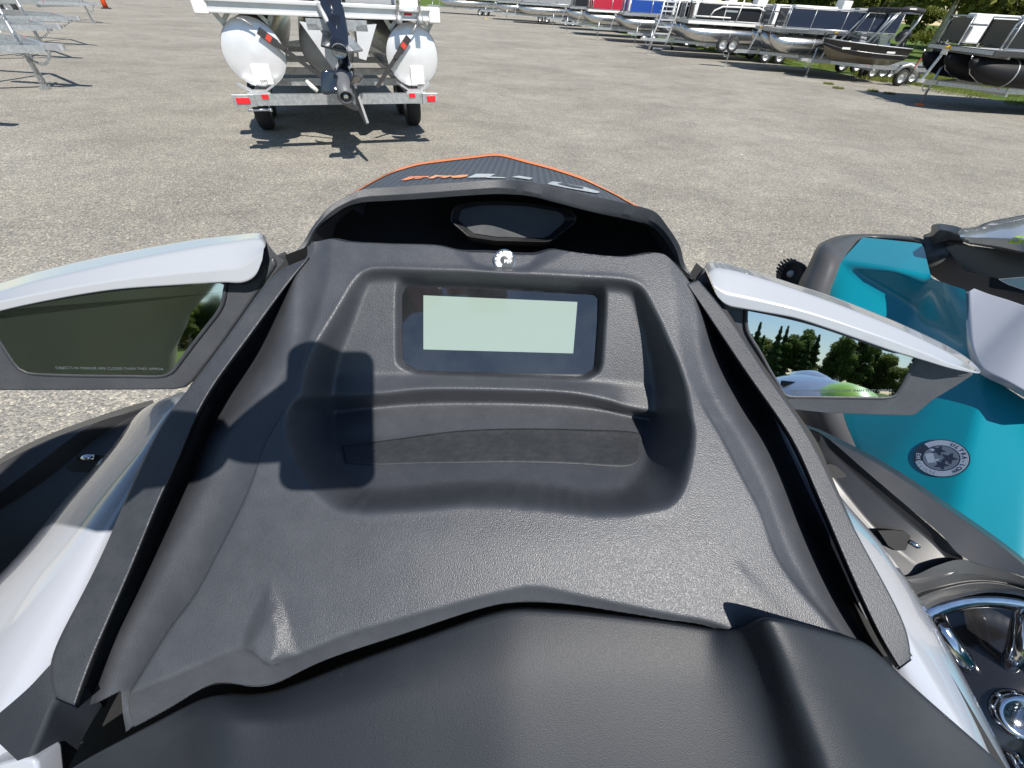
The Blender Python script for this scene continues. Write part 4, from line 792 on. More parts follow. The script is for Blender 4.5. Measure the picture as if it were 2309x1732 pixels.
def trailer(root, L=7.0, wheels=(4.6, 5.3), light=M['orangelens'], winch=True, jackbase=None, tongue=-1.9, jackx=-1.55, h=.60, wd=2.0):
    f = MB(); f.bar((tongue, 0, h), (1.4, 0, h), .09, .12)
    for s in (-1, 1): f.bar((.2, s*.05, h-.01), (1.5, s*wd/2, h-.01), .05, .10); f.bar((1.5, s*wd/2, h-.01), (L, s*wd/2, h-.01), .06, .12)
    for x in (1.6, 3.4, 5.0, L-.05): f.bar((x, -wd/2, h-.10), (x, wd/2, h-.10), .06, .09)
    f.build('frame', M['galv'], root)
    MB().bar((tongue-.2, 0, h+.02), (tongue+.05, 0, h+.02), .10, .09).tube([(tongue-.22, 0, h-.02), (tongue-.22, 0, h+.06)], .05, 10).build('coupler', M['galv_dull'], root)
    jack(root, jackx, .10, jackbase)
    chain(root, (tongue, .04, h-.05), (jackx, .1, h-.12), .14)
    for x in wheels:
        for s in (-1, 1): wheel_parts(root, (x, s*(wd/2-.02), .29), .29, .19)
    for s in (-1, 1): MB().box((1.35, s*(wd/2-.10), h+.02), (.05, .03, .05)).build('marker_lamp', light, root)
    if winch:
        MB().bar((-.30, 0, h), (-.12, 0, 1.30), .06, .05).box((-.10, 0, 1.32), (.12, .10, .12)).build('winch_post', M['galv'], root)
        MB().lathe([(.06, -.05), (.07, 0), (.06, .05)], (-.06, 0, 1.40), (0, 1, 0), 10).build('winch_strap', M['yellow'], root)
def tube_hull(root, y, L=6.6, r=.31, z=.98, m=None, name='pontoon'):
    cen = []; rad = []
    for x, rr, dz in [(0, .01, .26), (.08, .08, .21), (.25, .17, .14), (.5, .245, .07), (.85, .295, .015), (1.2, r, 0), (L, r, 0)]: cen.append((x, y, z+dz)); rad.append(rr)
    o = MB().tube(cen, rad, 20).build(name, m or M['alu'], root, True)
    s = MB()
    for x in (1.2, 2.4, 3.8): s.tube([(x, y, z), (x+.03, y, z)], r+.006, 20)
    s.build('tube_seam', M['galv_dull'], root, True)
    MB().tube([(-.02, y, z+.34), (.02, y, z+.24), (.20, y, z-.05), (.6, y, z-.25)], .012, 6).build('keel_strip', M['alu'], root, True)
def pontoon_boat(name, label, loc, col, rail='panel', seats=True, trim=None, cover=False, third=True, text_=None, arch=False):
    r = thing(name, label, 'pontoon boat', loc, 0, None)
    for y in (-.97, .97): tube_hull(r, y)
    if third: tube_hull(r, 0)
    MB().box((3.5, 0, 1.40), (6.5, 2.56, .09)).build('deck', M['galv_dull'], r)
    MB().box((.27, 0, 1.40), (.03, 2.6, .12)).box((3.5, -1.29, 1.40), (6.5, .03, .11)).box((3.5, 1.29, 1.40), (6.5, .03, .11)).build('deck_trim', trim or M['galv'], r)
    cm = MB()
    for x in np.arange(.8, 6.5, .8): cm.box((x, 0, 1.32), (.06, 2.4, .07))
    cm.build('cross_members', M['galv_dull'], r)
    for s in (-1, 1):
        xs = [.55, 1.9, 3.6, 5.1, 6.6]
        for a, b in zip(xs[:-1], xs[1:]):
            MB().box(((a+b)/2, s*1.2, 1.80), (b-a-.06, .02, .56)).build('fence_panel', col, r)
        fr = MB()
        for x in xs: fr.bar((x, s*1.2, 1.46), (x, s*1.2, 2.12), .035)
        fr.tube([(.42, s*1.2, 1.48), (.42, s*1.2, 2.0), (.55, s*1.2, 2.12), (6.6, s*1.2, 2.12)], .022, 8)
        fr.bar((.5, s*1.2, 1.50), (6.6, s*1.2, 1.50), .03)
        fr.build('rail', M['galv'] if rail == 'panel' else M['wht'], r, True)
    for s in (-1, 1): MB().box((.45, s*.75, 1.80), (.02, .82, .56)).build('fence_panel', col, r)
    MB().tube([(.42, -.34, 1.48), (.42, -.34, 2.12), (.42, -1.2, 2.12)], .02, 8).tube([(.42, .34, 1.48), (.42, .34, 2.12), (.42, 1.2, 2.12)], .02, 8).tube([(.40, -.3, 1.95), (.40, .3, 1.95)], .018, 8).build('bow_rail', M['galv'], r, True)
    if seats:
        for s in (-1, 1):
            MB().box((1.9, s*.92, 2.06), (2.3, .38, .26)).box((1.9, s*.85, 1.72), (2.3, .5, .4)).build('bench', M['wht'], r, True, (('bevel', .05, 3),))
            MB().box((4.9, s*.92, 2.08), (1.5, .38, .26)).build('seat_back', M['greyv'], r, True, (('bevel', .05, 3),))
        MB().box((3.6, -.6, 1.95), (.5, .6, .9)).build('helm_console', M['wht'], r, True, (('bevel', .05, 3),))
    for s in (-1, 1): MB().box((.30, s*.6, 1.52), (.10, .06, .10)).build('deck_cleat', M['chrome'], r)
    return r
# ---- the bright boat whose stern we see, on its own trailer
YAW = math.radians(22.8)
tr = thing('boat_trailer', 'galvanised trailer with red tail lamps carrying the white ended pontoon boat', 'trailer', (-2.33, 6.17, 0), YAW)
q = MB(); q.box((-.02, 0, .60), (2.20, .07, .11)).bar((-.95, .0, .60), (-.95, 6, .60), .07, .13).bar((.95, 0, .60), (.95, 6, .60), .07, .13)
for y in (.65, 1.6, 3.0, 4.5): q.box((0, y, .69), (2.1, .07, .08))
q.bar((-.95, 6, .6), (0, 7.4, .6), .07, .12).bar((.95, 6, .6), (0, 7.4, .6), .07, .12).bar((0, 7.2, .6), (0, 9.0, .6), .09)
q.build('frame', M['galv'], tr)
for s in (-1, 1): MB().box((s*1.13, .02, .60), (.09, .10, .05)).build('lamp_arm', M['galv'], tr)
for s, w_ in ((-1, .235), (1, .20)):
    lo_ = MB().box((s*1.09, -.05, .60), (w_, .035, .125)).build('lamp_housing', M['galv'], tr, False, (('bevel', .006, 2),))
    MB().box((s*1.10, -.072, .60), (w_-.09, .012, .066)).build('tail_lamp', M['redlens'], tr, True, (('bevel', .009, 3),))
    MB().box((s*.86, -.042, .635), (.075, .012, .045)).build('side_marker', M['redlens'], tr, False)
for x in (.0, .14): MB().lathe([(.001, .004), (.011, .004), (.011, 0)], (x-.08, -.075+.02, .60), (0, -1, 0), 8).build('bolt', M['galv_dull'], tr)
MB().tube([(-1.07, -.05, .505), (-.84, -.05, .505)], .012, 8).box((-1.07, -.05, .505), (.03, .03, .034)).box((-.84, -.05, .505), (.03, .03, .034)).build('plate_lamp', M['chrome'], tr, True)
for s in (-1, 1):
    for y in (1.35, 2.2): wheel_parts(tr, (s*1.08-(.0), y+.1, .30), .30, .20, (1, 0, 0))
for s in (-1, 1):
    c = s*.92
    MB().bar((c-.20, .08, .745), (c-.08, .10, .672), .16, .022).bar((c+.20, .08, .745), (c+.08, .10, .672), .16, .022).box((c, .09, .66), (.24, .2, .025)).build('bunk_cradle', M['galv_dull'], tr)
MB().tube([(-.27, .0, .68), (-.33, -.0, .735), (-.37, .03, .78)], [.022, .026, .018], 8).build('roller_stub', M['wht'], tr, True)
bt_ = thing('pontoon_boat', 'white pontoon boat seen from behind with raised black outboard motor', 'pontoon boat', (-2.33, 6.17, 0), YAW)
def pont(name, x, y0, r, m, endm, z=1.02):
    MB().lathe([(r, 0), (r, 6.6)], (x, y0, z), (0, 1, 0), 36).build(name, m, bt_, True)
    e = MB().lathe([(.001, -.045), (r*.45, -.036), (r*.8, -.014), (r*.96, .002), (r, .012)], (x, y0, z), (0, 1, 0), 36).build('end_cap', endm, bt_, True)
for x, y0 in ((-.86, .2), (.955, .2)): pont('pontoon', x, y0, .325, M['alu'], M['alu_white'])
pont('pontoon', -.03, .95, .335, M['alu'], M['galv_dull'], 1.04)
for x in (-.86, .955): MB().box((x+(.02 if x < 0 else .03), .165, .82), (.20 if x < 0 else .17, .05, .19)).build('drain_box', M['wht'], bt_, True, (('bevel', .008, 2),))
for x in (-.86, ): text('drain_lettering', 'SMS', .05, Vector((0, 0, 0)), Vector((1, 0, 0)), Vector((0, 0, 1)), M['blackp'], None)
dl = bpy.data.objects['drain_lettering']; dl.parent = bt_; dl.location = (-.84, .137, .755)
dk = MB(); dk.box((.0, .12, 1.42), (2.36, .10, .075)).box((0, .10, 1.475), (2.36, .14, .035)).box((0, .09, 1.375), (2.36, .06, .025))
dk.build('deck_trim', M['alu_white'], bt_, False, (('bevel', .005, 2),))
MB().box((0, 3.3, 1.42), (2.36, 6.3, .10)).build('deck', M['galv_dull'], bt_)
for s in (-1, 1): MB().box((s*1.235, .12, 1.42), (.14, .16, .15)).build('corner_bumper', M['wht'], bt_, True, (('bevel', .02, 3),))
MB().box((-.74, .5, 1.60), (.9, .5, .22)).box((.8, .9, 1.75), (.8, .5, .6)).build('stern_lounge', M['wht'], bt_, True, (('bevel', .03, 3),))
MB().box((.55, .22, 1.62), (.62, .04, .26)).box((-.55, .22, 1.63), (.8, .04, .24)).build('stern_panel', M['greyv'], bt_)
MB().box((.44, .19, 1.60), (.30, .012, .085)).build('name_plate', M['wht'], bt_)
MB().box((.73+.19, .065, 1.425), (.09, .01, .03)).build('red_reflector', M['redlens'], bt_)
for x in (.80, 1.05): MB().tube([(x, .03, 1.36), (x, .0, 1.48), (x, .02, 2.0)], .018, 10).build('ladder_rail', M['chrome'], bt_, True)
MB().tube([(.78, .02, 1.45), (1.08, .02, 1.45)], .015, 8).box((.8, .0, 1.37), (.06, .06, .08)).box((1.05, .0, 1.37), (.06, .06, .08)).build('ladder_step', M['galv_dull'], bt_, True)
for s in (-1, 1):
    for x0 in (-.86, .955): br = MB(); br.bar((x0+s*.22, .25, 1.26), (x0+s*.30, .22, 1.385), .015, .05); br.bar((x0+s*.24, .25, 1.27), (x0+s*.13, .22, 1.385), .012, .04); br.build('tube_bracket', M['galv'], bt_)
def strap(x0, z0, x1, z1, y0, y1):
    n_ = 7; vs = []
    a = Vector((x0, y0, z0)); b = Vector((x1, y1, z1)); d_ = (b-a).normalized(); sd = d_.cross(Vector((0, -1, 0))).normalized()
    g = tag(MB().bar(a+d_*.10, b, .008, .042).build('tie_down_strap', M['strap'], None), 'x', 'strap')
    return g
def strap_thing(ends, label, red):
    g = thing('tie_down_strap', label, 'strap', (-2.33, 6.17, 0), YAW, None)
    a, b = Vector(ends[0]), Vector(ends[1]); d_ = (b-a).normalized(); yv = Vector((0, 1, 0)); sd = yv.cross(d_).normalized()
    R3 = Matrix((d_, (yv-d_*yv.dot(d_)).normalized(), sd)).transposed()
    MB().box((a+b)/2+d_*.05, ((b-a).length-.10, .008, .045), R3).build('webbing', M['strap'], g)
    MB().box(a+d_*.20, (.20, .02, .075), R3).box(a+d_*.34, (.10, .03, .055), R3).build('ratchet', M['strap'], g, False, (('bevel', .005, 2),))
    MB().box(a+d_*.21, (.055, .026, .06), R3).build('ratchet_label', mat('red label', (.55, .05, .03), .5), g)
    MB().tube([a-d_*.07+sd*.01, a-d_*.02, a+d_*.05], .011, 6).tube([a-d_*.07+sd*.01, a-d_*.10+sd*.03], .008, 6).build('hook', M['galv_dull'], g, True)
    return g
strap_thing([(-.83, .10, 1.29), (-.10, .14, .74)], 'dark strap with red ratchet label across the left pontoon end', 1)
strap_thing([(.98, .10, 1.28), (.45, .12, .70)], 'dark strap with red ratchet label across the right pontoon end', 1)
# motor bracket plates and the outboard
bkt = [[(-.30, 1.32), (-.12, 1.30), (.06, .90), (-.02, .86)], [(.30, 1.30), (.54, 1.32), (.36, .98), (.28, 1.0)]]
for pl in bkt:
    vs = [(x, .05, z) for x, z in pl]+[(x, .30, z) for x, z in pl]; nn_ = len(pl)
    obj('motor_bracket', vs, [tuple(range(nn_)), tuple(range(2*nn_-1, nn_-1, -1))]+[(i, (i+1) % nn_, nn_+(i+1) % nn_, nn_+i) for i in range(nn_)], M['alu_white'], None, False).parent = bt_
MB().box((.10, .2, 1.30), (.66, .3, .10)).build('transom_beam', M['galv'], bt_)
om = thing('outboard_motor', 'glossy black outboard motor tilted up at the pontoon boat stern', 'outboard motor', (-2.33, 6.17, 0), YAW)
M['obm'] = mat('outboard paint', (.012, .016, .026), .14, coat=1)
def sweep(name, secs, m, parent, mods=(('sub', 2),), n=10):
    vs = []; fs = []
    for (c, ax, ay) in secs:
        c = Vector(c); ax = Vector(ax); ay = Vector(ay)
        for k in range(n): a = 2*math.pi*k/n; vs.append(c + ax*math.cos(a) + ay*math.sin(a))
    for i in range(len(secs)-1):
        for k in range(n): fs.append((i*n+k, i*n+(k+1) % n, (i+1)*n+(k+1) % n, (i+1)*n+k))
    fs += [tuple(range(n))[::-1], tuple((len(secs)-1)*n+k for k in range(n))]
    o = obj(name, vs, fs, m, None, True, mods); o.parent = parent; 
    bm = bmesh.new(); bm.from_mesh(o.data); bmesh.ops.recalc_face_normals(bm, faces=bm.faces); bm.to_mesh(o.data); bm.free(); return o
# runs from the powerhead (up, over the deck) down and back to the propeller
sweep('cowling', [((.08, .05, 1.50), (.13, 0, 0), (0, .14, .06)), ((.08, -.02, 1.62), (.20, 0, 0), (0, .24, .08)), ((.08, -.08, 1.85), (.21, 0, 0), (0, .30, .06)), ((.08, -.06, 2.1), (.19, 0, 0), (0, .28, .0)), ((.08, 0, 2.25), (.12, 0, 0), (0, .18, 0))], M['obm'], om)
sweep('midsection', [((.08, .0, 1.58), (.12, 0, 0), (0, .15, .08)), ((.09, -.15, 1.40), (.10, 0, 0), (0, .13, .09)), ((.10, -.34, 1.26), (.085, 0, 0), (0, .10, .09)), ((.10, -.46, 1.18), (.07, 0, 0), (0, .09, .10))], M['obm'], om)
vs = [(-.07, -.72, 1.17), (.12, -.78, 1.135), (.26, -.52, 1.13), (.20, -.26, 1.20), (-.02, -.26, 1.23)]; vs = vs+[(x, y, z-.014) for x, y, z in vs]
obj('anti_ventilation_plate', vs, [(0, 1, 2, 3, 4), (9, 8, 7, 6, 5)]+[(i, (i+1) % 5, 5+(i+1) % 5, 5+i) for i in range(5)], M['obm'], None, False).parent = om
MB().lathe([(.001, -.02), (.055, -.018), (.06, 0)], (.06, -.735, 1.13), (0, -.8, -.5), 14).build('anode', M['galv'], om, True)
sweep('gearcase_strut', [((.10, -.46, 1.17), (.05, 0, 0), (0, .13, .13)), ((.10, -.50, 1.06), (.04, 0, 0), (0, .12, .12)), ((.11, -.52, .96), (.04, 0, 0), (0, .12, .10))], M['obm'], om)
ga = Vector((.0, -.86, -.5)).normalized()
sweep('gearcase', [((.10, -.26, 1.06), (.02, 0, 0), (0, .01, .02)), ((.10, -.34, 1.03), (.06, 0, 0), (0, .035, .055)), ((.09, -.50, .985), (.085, 0, 0), (0, .04, .08)), ((.06, -.66, .955), (.085, 0, 0), (0, .035, .08)), ((.05, -.72, .94), (.07, 0, 0), (0, .03, .065))], M['obm'], om)
hub = Vector((.04, -.80, .90)); MB().lathe([(.060, -.10), (.064, 0), (.060, .10), (.048, .105), (.045, .0)], hub, ga, 20).build('propeller_hub', M['motor_grey'], om, True)
MB().lathe([(.022, -.02), (.022, .10), (.001, .105)], hub, ga, 10).build('prop_nut', M['chrome'], om, True)
px1 = Vector((1, 0, 0)); px2 = ga.cross(px1).normalized()
for k, a0 in enumerate((20, 140, 260)):
    vs = []; fs = []; nu, nv = 6, 5
    for i in range(nu):
        t = i/(nu-1); rr = .055+.125*t; w_ = math.radians(58)*(1-.35*t*t)*(.75+.5*math.sin(t*2.6))
        for j in range(nv):
            s = j/(nv-1)-.5; a = math.radians(a0)+s*w_+t*.35; vs.append(hub + (px1*math.cos(a)+px2*math.sin(a))*rr + ga*(s*.11 + .01*t))
    fs = [(i*nv+j, i*nv+j+1, (i+1)*nv+j+1, (i+1)*nv+j) for i in range(nu-1) for j in range(nv-1)]
    o = obj('propeller_blade', vs, fs, M['motor_grey'] if k == 2 else M['obm'], None, True, (('sub', 1), ('solid', .008, 0))); o.parent = om
vs = [(.13, -.50, .95), (.13, -.74, .88), (.17, -.86, .66), (.165, -.76, .63), (.13, -.52, .72)]; vs = vs+[(x+.02, y, z) for x, y, z in vs]
obj('skeg', vs, [(0, 1, 2, 3, 4), (9, 8, 7, 6, 5)]+[(i, (i+1) % 5, 5+(i+1) % 5, 5+i) for i in range(5)], M['motor_grey'], None, False).parent = om
om_scale = True
MB().tube([(-.10, .1, 1.62), (-.06, -.05, 1.5), (.0, -.2, 1.36), (.03, -.30, 1.28)], .022, 8).build('trim_ram', M['galv_dull'], om, True)
MB().tube([(-.22, .15, 1.6), (-.16, .08, 1.48), (-.08, .05, 1.42)], .03, 8).tube([(.30, .15, 1.7), (.35, .0, 1.6), (.32, .05, 1.45), (.25, .1, 1.42)], .014, 8).build('cable_loom', M['rubber'], om, True)
MB().box((.02, .05, 1.40), (.42, .16, .16)).box((.33, .08, 1.40), (.07, .12, .18)).box((-.14, .0, 1.40), (.05, .12, .2)).build('clamp_bracket', M['obm'], om, True, (('bevel', .02, 2),))
for p in [(-.02, -.06, 1.40), (.24, -.10, 1.33), (.30, -.02, 1.40)]: MB().lathe([(.02, 0), (.016, .012), (.001, .015)], p, (0, -1, -.2), 8).build('bolt', M['chrome'], om, True)

for o in list(om.children):
    K_ = Matrix.Translation((.06, -.55, 1.02)) @ Matrix.Scale(1.32, 4) @ Matrix.Translation((-.08, .62, -1.05)); o.data.transform(K_)

# ---- the row of boats along the far edge of the lot (bow towards us, to the left)
def full(label, tlabel, bowx, y, col, **k):
    tk_ = {a: k.pop(a) for a in ('jackbase', 'light') if a in k}
    jx = k.pop('jx', -1.05); tk_['jackx'] = jx; tk_['tongue'] = jx-.3
    b = pontoon_boat('pontoon_boat', label, (bowx, y, 0), col, **k); b.scale = (.84,)*3; b['group'] = 'pontoon boats in the row'
    t = thing('boat_trailer', tlabel, 'trailer', (bowx, y, 0), 0, 'trailers under the row of boats'); trailer(t, **tk_); t.scale = (.84,)*3
    return b, t
full('farthest beige hulled pontoon boat at the top edge beside the bright boat', 'farthest trailer in the row with white rimmed wheels', -9.2, 55, mat('beige panel', (.45, .36, .2), .4))
full('pontoon boat with grey panels, first left of the row behind the open gravel', 'trailer with yellow foot under the leftmost grey boat of the row', -3.4, 48.4, M['greyv'], jackbase=M['yellow'])
full('pontoon boat with dull silver tubes, second from the left of the row', 'trailer under the second boat from the left', -1.4, 45, M['greyv'])
full('pontoon boat with shaded silver tubes, third from the left of the row', 'trailer under the third boat from the left', 2.2, 40.2, M['blackp'])
full('pontoon boat with bright red side panels', 'trailer under the red panelled pontoon boat', 2.9, 34.6, M['red'], trim=M['wht'])
full('pontoon boat with bright blue side panels', 'trailer under the blue panelled pontoon boat', 4.4, 30.4, M['blue'])
full('pontoon boat with plain black panels left of the rolling ladder', 'trailer under the black boat left of the ladder', 5.9, 27.0, M['blackp'])
full('pontoon boat with white curved rails right of the rolling ladder', 'trailer with dim steel frame behind the ladder', 5.95, 23.7, M['blackp'], rail='white', trim=M['wht'])
full('navy pontoon boat with pale grey seat tops, nearest of the row', 'long galvanised trailer under the navy boat, its jack out in front', 8.2, 20.2, M['navy'], trim=M['alu'])
nav = [o for o in COL.objects if str(o.get('label', '')).startswith('navy pontoon')][0]; nav.scale = (.62, .84, .84)
nb, nt_ = full('black pontoon boat with open boarding gate at the right edge', 'trailer with orange jack foot under the black boat at right edge', 10.15, 13.55, M['blackp'], trim=M['strap'], jackbase=M['orangelens'], jx=.15)
for ch in nb.children:
    if ch.name.startswith('pontoon'): ch.data.materials[0] = mat('black painted tube', (.007, .007, .009), .55, spec=.25)
# white arch rails and name plate on the white railed boat
wr = [o for o in COL.objects if o.get('label', '').startswith('pontoon boat with white curved')][0]
MB().tube([(.45, -1.26, 1.62), (2.2, -1.26, 1.62)], .03, 8).tube([(1.2, -1.26, 1.62), (1.35, -1.26, 1.85), (1.7, -1.26, 2.0), (3.4, -1.26, 2.02), (4.0, -1.26, 1.85), (4.2, -1.26, 1.62)], .035, 8).tube([(2.5, -1.26, 1.5), (2.6, -1.26, 2.3)], .03, 8).build('curved_rail', M['wht'], wr, True)
MB().box((2.2, -1.225, 1.86), (.55, .02, .08)).build('name_plate', M['galv'], wr)
# two boat ends lashed wheels on the navy trailer's tongue
sw = thing('spare_wheel', 'pair of small wheels standing on the navy boat trailer tongue', 'wheel', (7.05, 20.3, 0)); sw.scale = (.84,)*3
for dx_ in (0, .42): wheel_parts(sw, (-.1+dx_, -.1, .78), .27, .16, (0, 1, 0))
MB().bar((-.3, .0, .62), (.6, .0, .62), .12, .05).build('carrier', M['galv'], sw)

# ---- black fishing boat with tower
fb = thing('fishing_boat', 'black open fishing boat with raised grey tower and furled canopy', 'boat', (10.2, 18, 0))
yn, yf = 17.05, 19.1
f5 = lambda l: zm(l, 1850, 0, 4.82)
def FA(l, y): return [tuple(AY(p[0], p[1], y)) for p in f5(l)]
gun = [(75,430),(300,470),(500,515),(700,545),(990,600)]; chine = [(110,510),(250,590),(450,660),(650,710),(900,740)]; keel = [(180,560),(300,660),(450,730),(640,745),(900,745)]
gN = FA(gun, yn); cN = FA(chine, yn+.05); 
z_k = .62
bow = Vector(gN[0]); 
def hl(x): return x
G1 = [(10.0, 18.05, 1.50), (10.35, 17.45, 1.47), (11.2, 17.1, 1.43), (12.6, 17.0, 1.38), (14.0, 17.05, 1.34)]
C1 = [(10.12, 18.05, 1.25), (10.7, 17.6, 1.08), (11.5, 17.3, .98), (12.7, 17.2, .93), (14.0, 17.2, .93)]
K1 = [(10.4, 18.05, .92), (10.9, 18.05, .74), (11.6, 18.05, .66), (12.7, 18.05, .64), (14.0, 18.05, .64)]
mir = lambda l: [(x, 36.1-y, z) for x, y, z in l]
def grid(name, rows, m, parent, mods=()):
    n_ = len(rows[0]); return obj(name, [p for r in rows for p in r], [(i*n_+k, i*n_+k+1, (i+1)*n_+k+1, (i+1)*n_+k) for i in range(len(rows)-1) for k in range(n_-1)], m, parent, True, mods)
ex = lambda l: [tuple(p) for p in cr(l, 14)]
grid('hull_side', [ex(G1), ex(C1)], M['blackp'], fb); grid('hull_bottom', [ex(C1), ex(K1), ex(mir(C1))], mat('grey brown hull bottom', (.20, .17, .13), .35), fb); grid('hull_side', [ex(mir(C1)), ex(mir(G1))], M['blackp'], fb)
obj('transom', [G1[-1], C1[-1], K1[-1], mir(C1)[-1], mir(G1)[-1]], [(0, 1, 2, 3, 4)], M['blackp'], fb, False)
Gd = [(x, y+.06, z-.02) for x, y, z in G1]
grid('deck', [ex(Gd), ex(mir(Gd))], M['greyv'], fb)
MB().tube(ex(G1), .022, 6).tube(ex(mir(G1)), .022, 6).build('gunwale', M['galv_dull'], None, True); put(bpy.data.objects['gunwale'], fb)
MB().tube([(x, y-.02, z-.0) for x, y, z in ex([tuple(Vector(a).lerp(Vector(b), .62)) for a, b in zip(G1, C1)])], .012, 6).build('hull_stripe', M['galv'], None, True); put(bpy.data.objects['hull_stripe'], fb)
for xx in (10.75, 12.95): put(MB().box((xx, 17.16 if xx < 11 else 16.985, 1.22 if xx < 11 else 1.18), (.42, .012, .07)).build('hull_badge', M['wht'], None), fb)
put(MB().box((12.05, 17.4, 1.60), (.02, .9, .36), Matrix.Rotation(math.radians(-28), 3, 'Y')).box((12.05, 18.7, 1.60), (.02, .8, .36), Matrix.Rotation(math.radians(-28), 3, 'Y')).box((12.35, 17.15, 1.58), (.6, .015, .34)).build('windshield', mat('tinted windshield', (.30, .36, .34), .05, trans=.6, coat=1), None), fb)
for yy_ in (17.55, 18.6): put(MB().box((12.35, yy_, 1.45), (.5, .6, .3)).build('console_box', M['greyv'], None, True, (('bevel', .04, 3),)), fb)
tw = MB()
for y in (17.1, 19.0):
    for pp, rr in (([(11.55, y, 1.42), (12.2, y, 2.2), (12.45, y+.05, 2.52)], .045), ([(13.15, y, 1.36), (13.55, y, 2.2), (13.62, y+.05, 2.5)], .05), ([(11.9, y, 1.45), (12.32, y, 2.2), (12.5, y, 2.5)], .03)): put(MB().tube(pp, rr, 8).build('tower_leg', M['galv'], None, True), fb)
tw.tube([(13.62, 17.15, 2.5), (13.62, 19.0, 2.5)], .035, 8)
put(tw.build('tower_bar', M['galv'], None, True), fb)
put(MB().tube([(12.35, 17.15, 2.55), (12.9, 17.1, 2.62), (13.62, 17.1, 2.56)], [.075, .10, .08], 10).tube([(12.35, 19.0, 2.55), (13.62, 19.0, 2.56)], .08, 10).tube([(12.4, 17.1, 2.56), (12.4, 19.0, 2.56)], .08, 10).build('furled_canopy', M['strap'], None, True), fb)
put(MB().box((12.95, 17.0, 2.62), (.34, .012, .05)).build('canopy_badge', M['wht'], None), fb)
for (nm, pts, rr) in [('outboard_cowl', [(13.7, 18.0, 1.55), (13.85, 18.0, 1.75), (14.15, 18.0, 1.82), (14.35, 18.0, 1.72)], [.14, .2, .2, .12]), ('outboard_leg', [(14.15, 18, 1.6), (14.2, 18, 1.0), (14.2, 18, .7)], [.13, .08, .05])]:
    put(MB().tube(pts, rr, 12).build(nm, M['blackp'], None, True, (('sub', 1),)), fb)
put(MB().tube([(10.05, 18.0, 1.62), (10.9, 17.75, 1.66), (12.0, 17.6, 1.5)], .02, 6).box((12.0, 17.6, 1.55), (.14, .08, .08)).lathe([(.03, -.1), (.05, 0), (.03, .1)], (9.98, 18.05, 1.6), (0, 0, 1), 8).build('trolling_motor', M['strap'], None, True), fb)
for xx in (11.3, 11.05): put(MB().tube([(xx+.3, 17.5, 1.5), (xx+.85, 17.5, 2.9)], .006, 5).build('fishing_rod', M['strap'], None, True), fb)
fb.scale = (.62, .8, .72); fb.location = (9.66, 18.3, 0)
ft = thing('boat_trailer', 'grey trailer with silver fenders under the black fishing boat', 'trailer', (9.95, 18.4, 0), 0, 'trailers under the row of boats')
ft.scale = (.74, .85, .85); trailer(ft, L=4.1, wheels=(3.0,), tongue=-.9, jackx=-.55, h=.55, wd=1.9)
for s in (-1, 1): MB().tube([(2.55, s*1.05, .42), (2.72, s*1.05, .62), (3.0, s*1.05, .68), (3.28, s*1.05, .62), (3.45, s*1.05, .42)], .07, 6).build('fender', M['galv'], ft, True)
MB().bar((3.3, -1.1, .95), (4.3, -1.1, 1.05), .05, .06).bar((3.3, -1.1, .95), (3.2, -1.1, .6), .05, .05).build('guide_bar', mat('dull red guide', (.35, .08, .06), .5), ft)
# bare trailer with wheels behind the fishing boat
et = thing('boat_trailer', 'low empty black trailer on the grass between fishing boat and right boat', 'trailer', (13.1, 18.4, 0), 0, 'trailers under the row of boats'); et.scale = (.8,)*3
MB().bar((0, 0, .55), (4.5, 0, .62), .08, .10).bar((.2, 1.5, .55), (4.5, 1.5, .62), .08, .10).bar((.3, 0, .55), (.3, 1.5, .55), .07).bar((2.4, 0, .58), (2.4, 1.5, .58), .07).build('frame', M['blackp'], et)
MB().bar((.9, 0, .6), (.6, 0, 1.25), .05).bar((1.35, 0, .6), (1.2, 0, 1.2), .05).bar((.7, 0, .95), (1.3, 0, .95), .04).build('guide_post', M['blackp'], et)
MB().bar((1.5, -.1, .58), (3.4, -.1, .66), .06, .10).build('bunk', M['galv'], et)
for y in (0, 1.5): wheel_parts(et, (-.1, y-.1, .28), .28, .18)

# ---- rolling ladder
ld = thing('rolling_ladder', 'grey rolling stair ladder with side rails and orange clip in front of boats', 'ladder', (6.4, 26, 0))
f4 = lambda l: zm(l, 1400, 0, 4.424)
yA, yB = 25.9, 26.9
def R2(l, y): return [AY(p[0], p[1], y) for p in f4(l)]
for a, y in (([(292, 492), (330, 330), (395, 175), (450, -40)], yA), ([(425, 495), (480, 350), (545, 175), (610, -60)], yA), ([(488, 505), (540, 330), (600, 140), (660, -60)], yB)):
    put(MB().tube(R2(a, y), .034, 8).build('side_rail', M['alu_white'], None, True), ld)
for (a, b) in [((292, 488), (425, 492)), ((318, 400), (455, 408)), ((345, 333), (480, 342)), ((375, 265), (505, 275)), ((400, 195), (530, 205)), ((415, 108), (545, 118)), ((430, 62), (560, 70)), ((445, 12), (575, 22))]:
    p, q_ = R2([a, b], yA); put(MB().box((p+q_)/2+Vector((0, .25, 0)), ((q_-p).length, .5, .05)).build('step', M['alu_white'], None), ld)
put(MB().box(R2([(320, 388)], yA)[0], (.1, .06, .08)).build('orange_clip', M['orangelens'], None), ld)
for p in R2([(500, 520)], yB)+R2([(300, 500)], yA): put(MB().lathe([(.001, -.03), (.07, -.03), (.07, .03), (.001, .03)], (p.x, p.y, .07), (0, 1, 0), 12).build('caster', M['rubber'], None), ld)

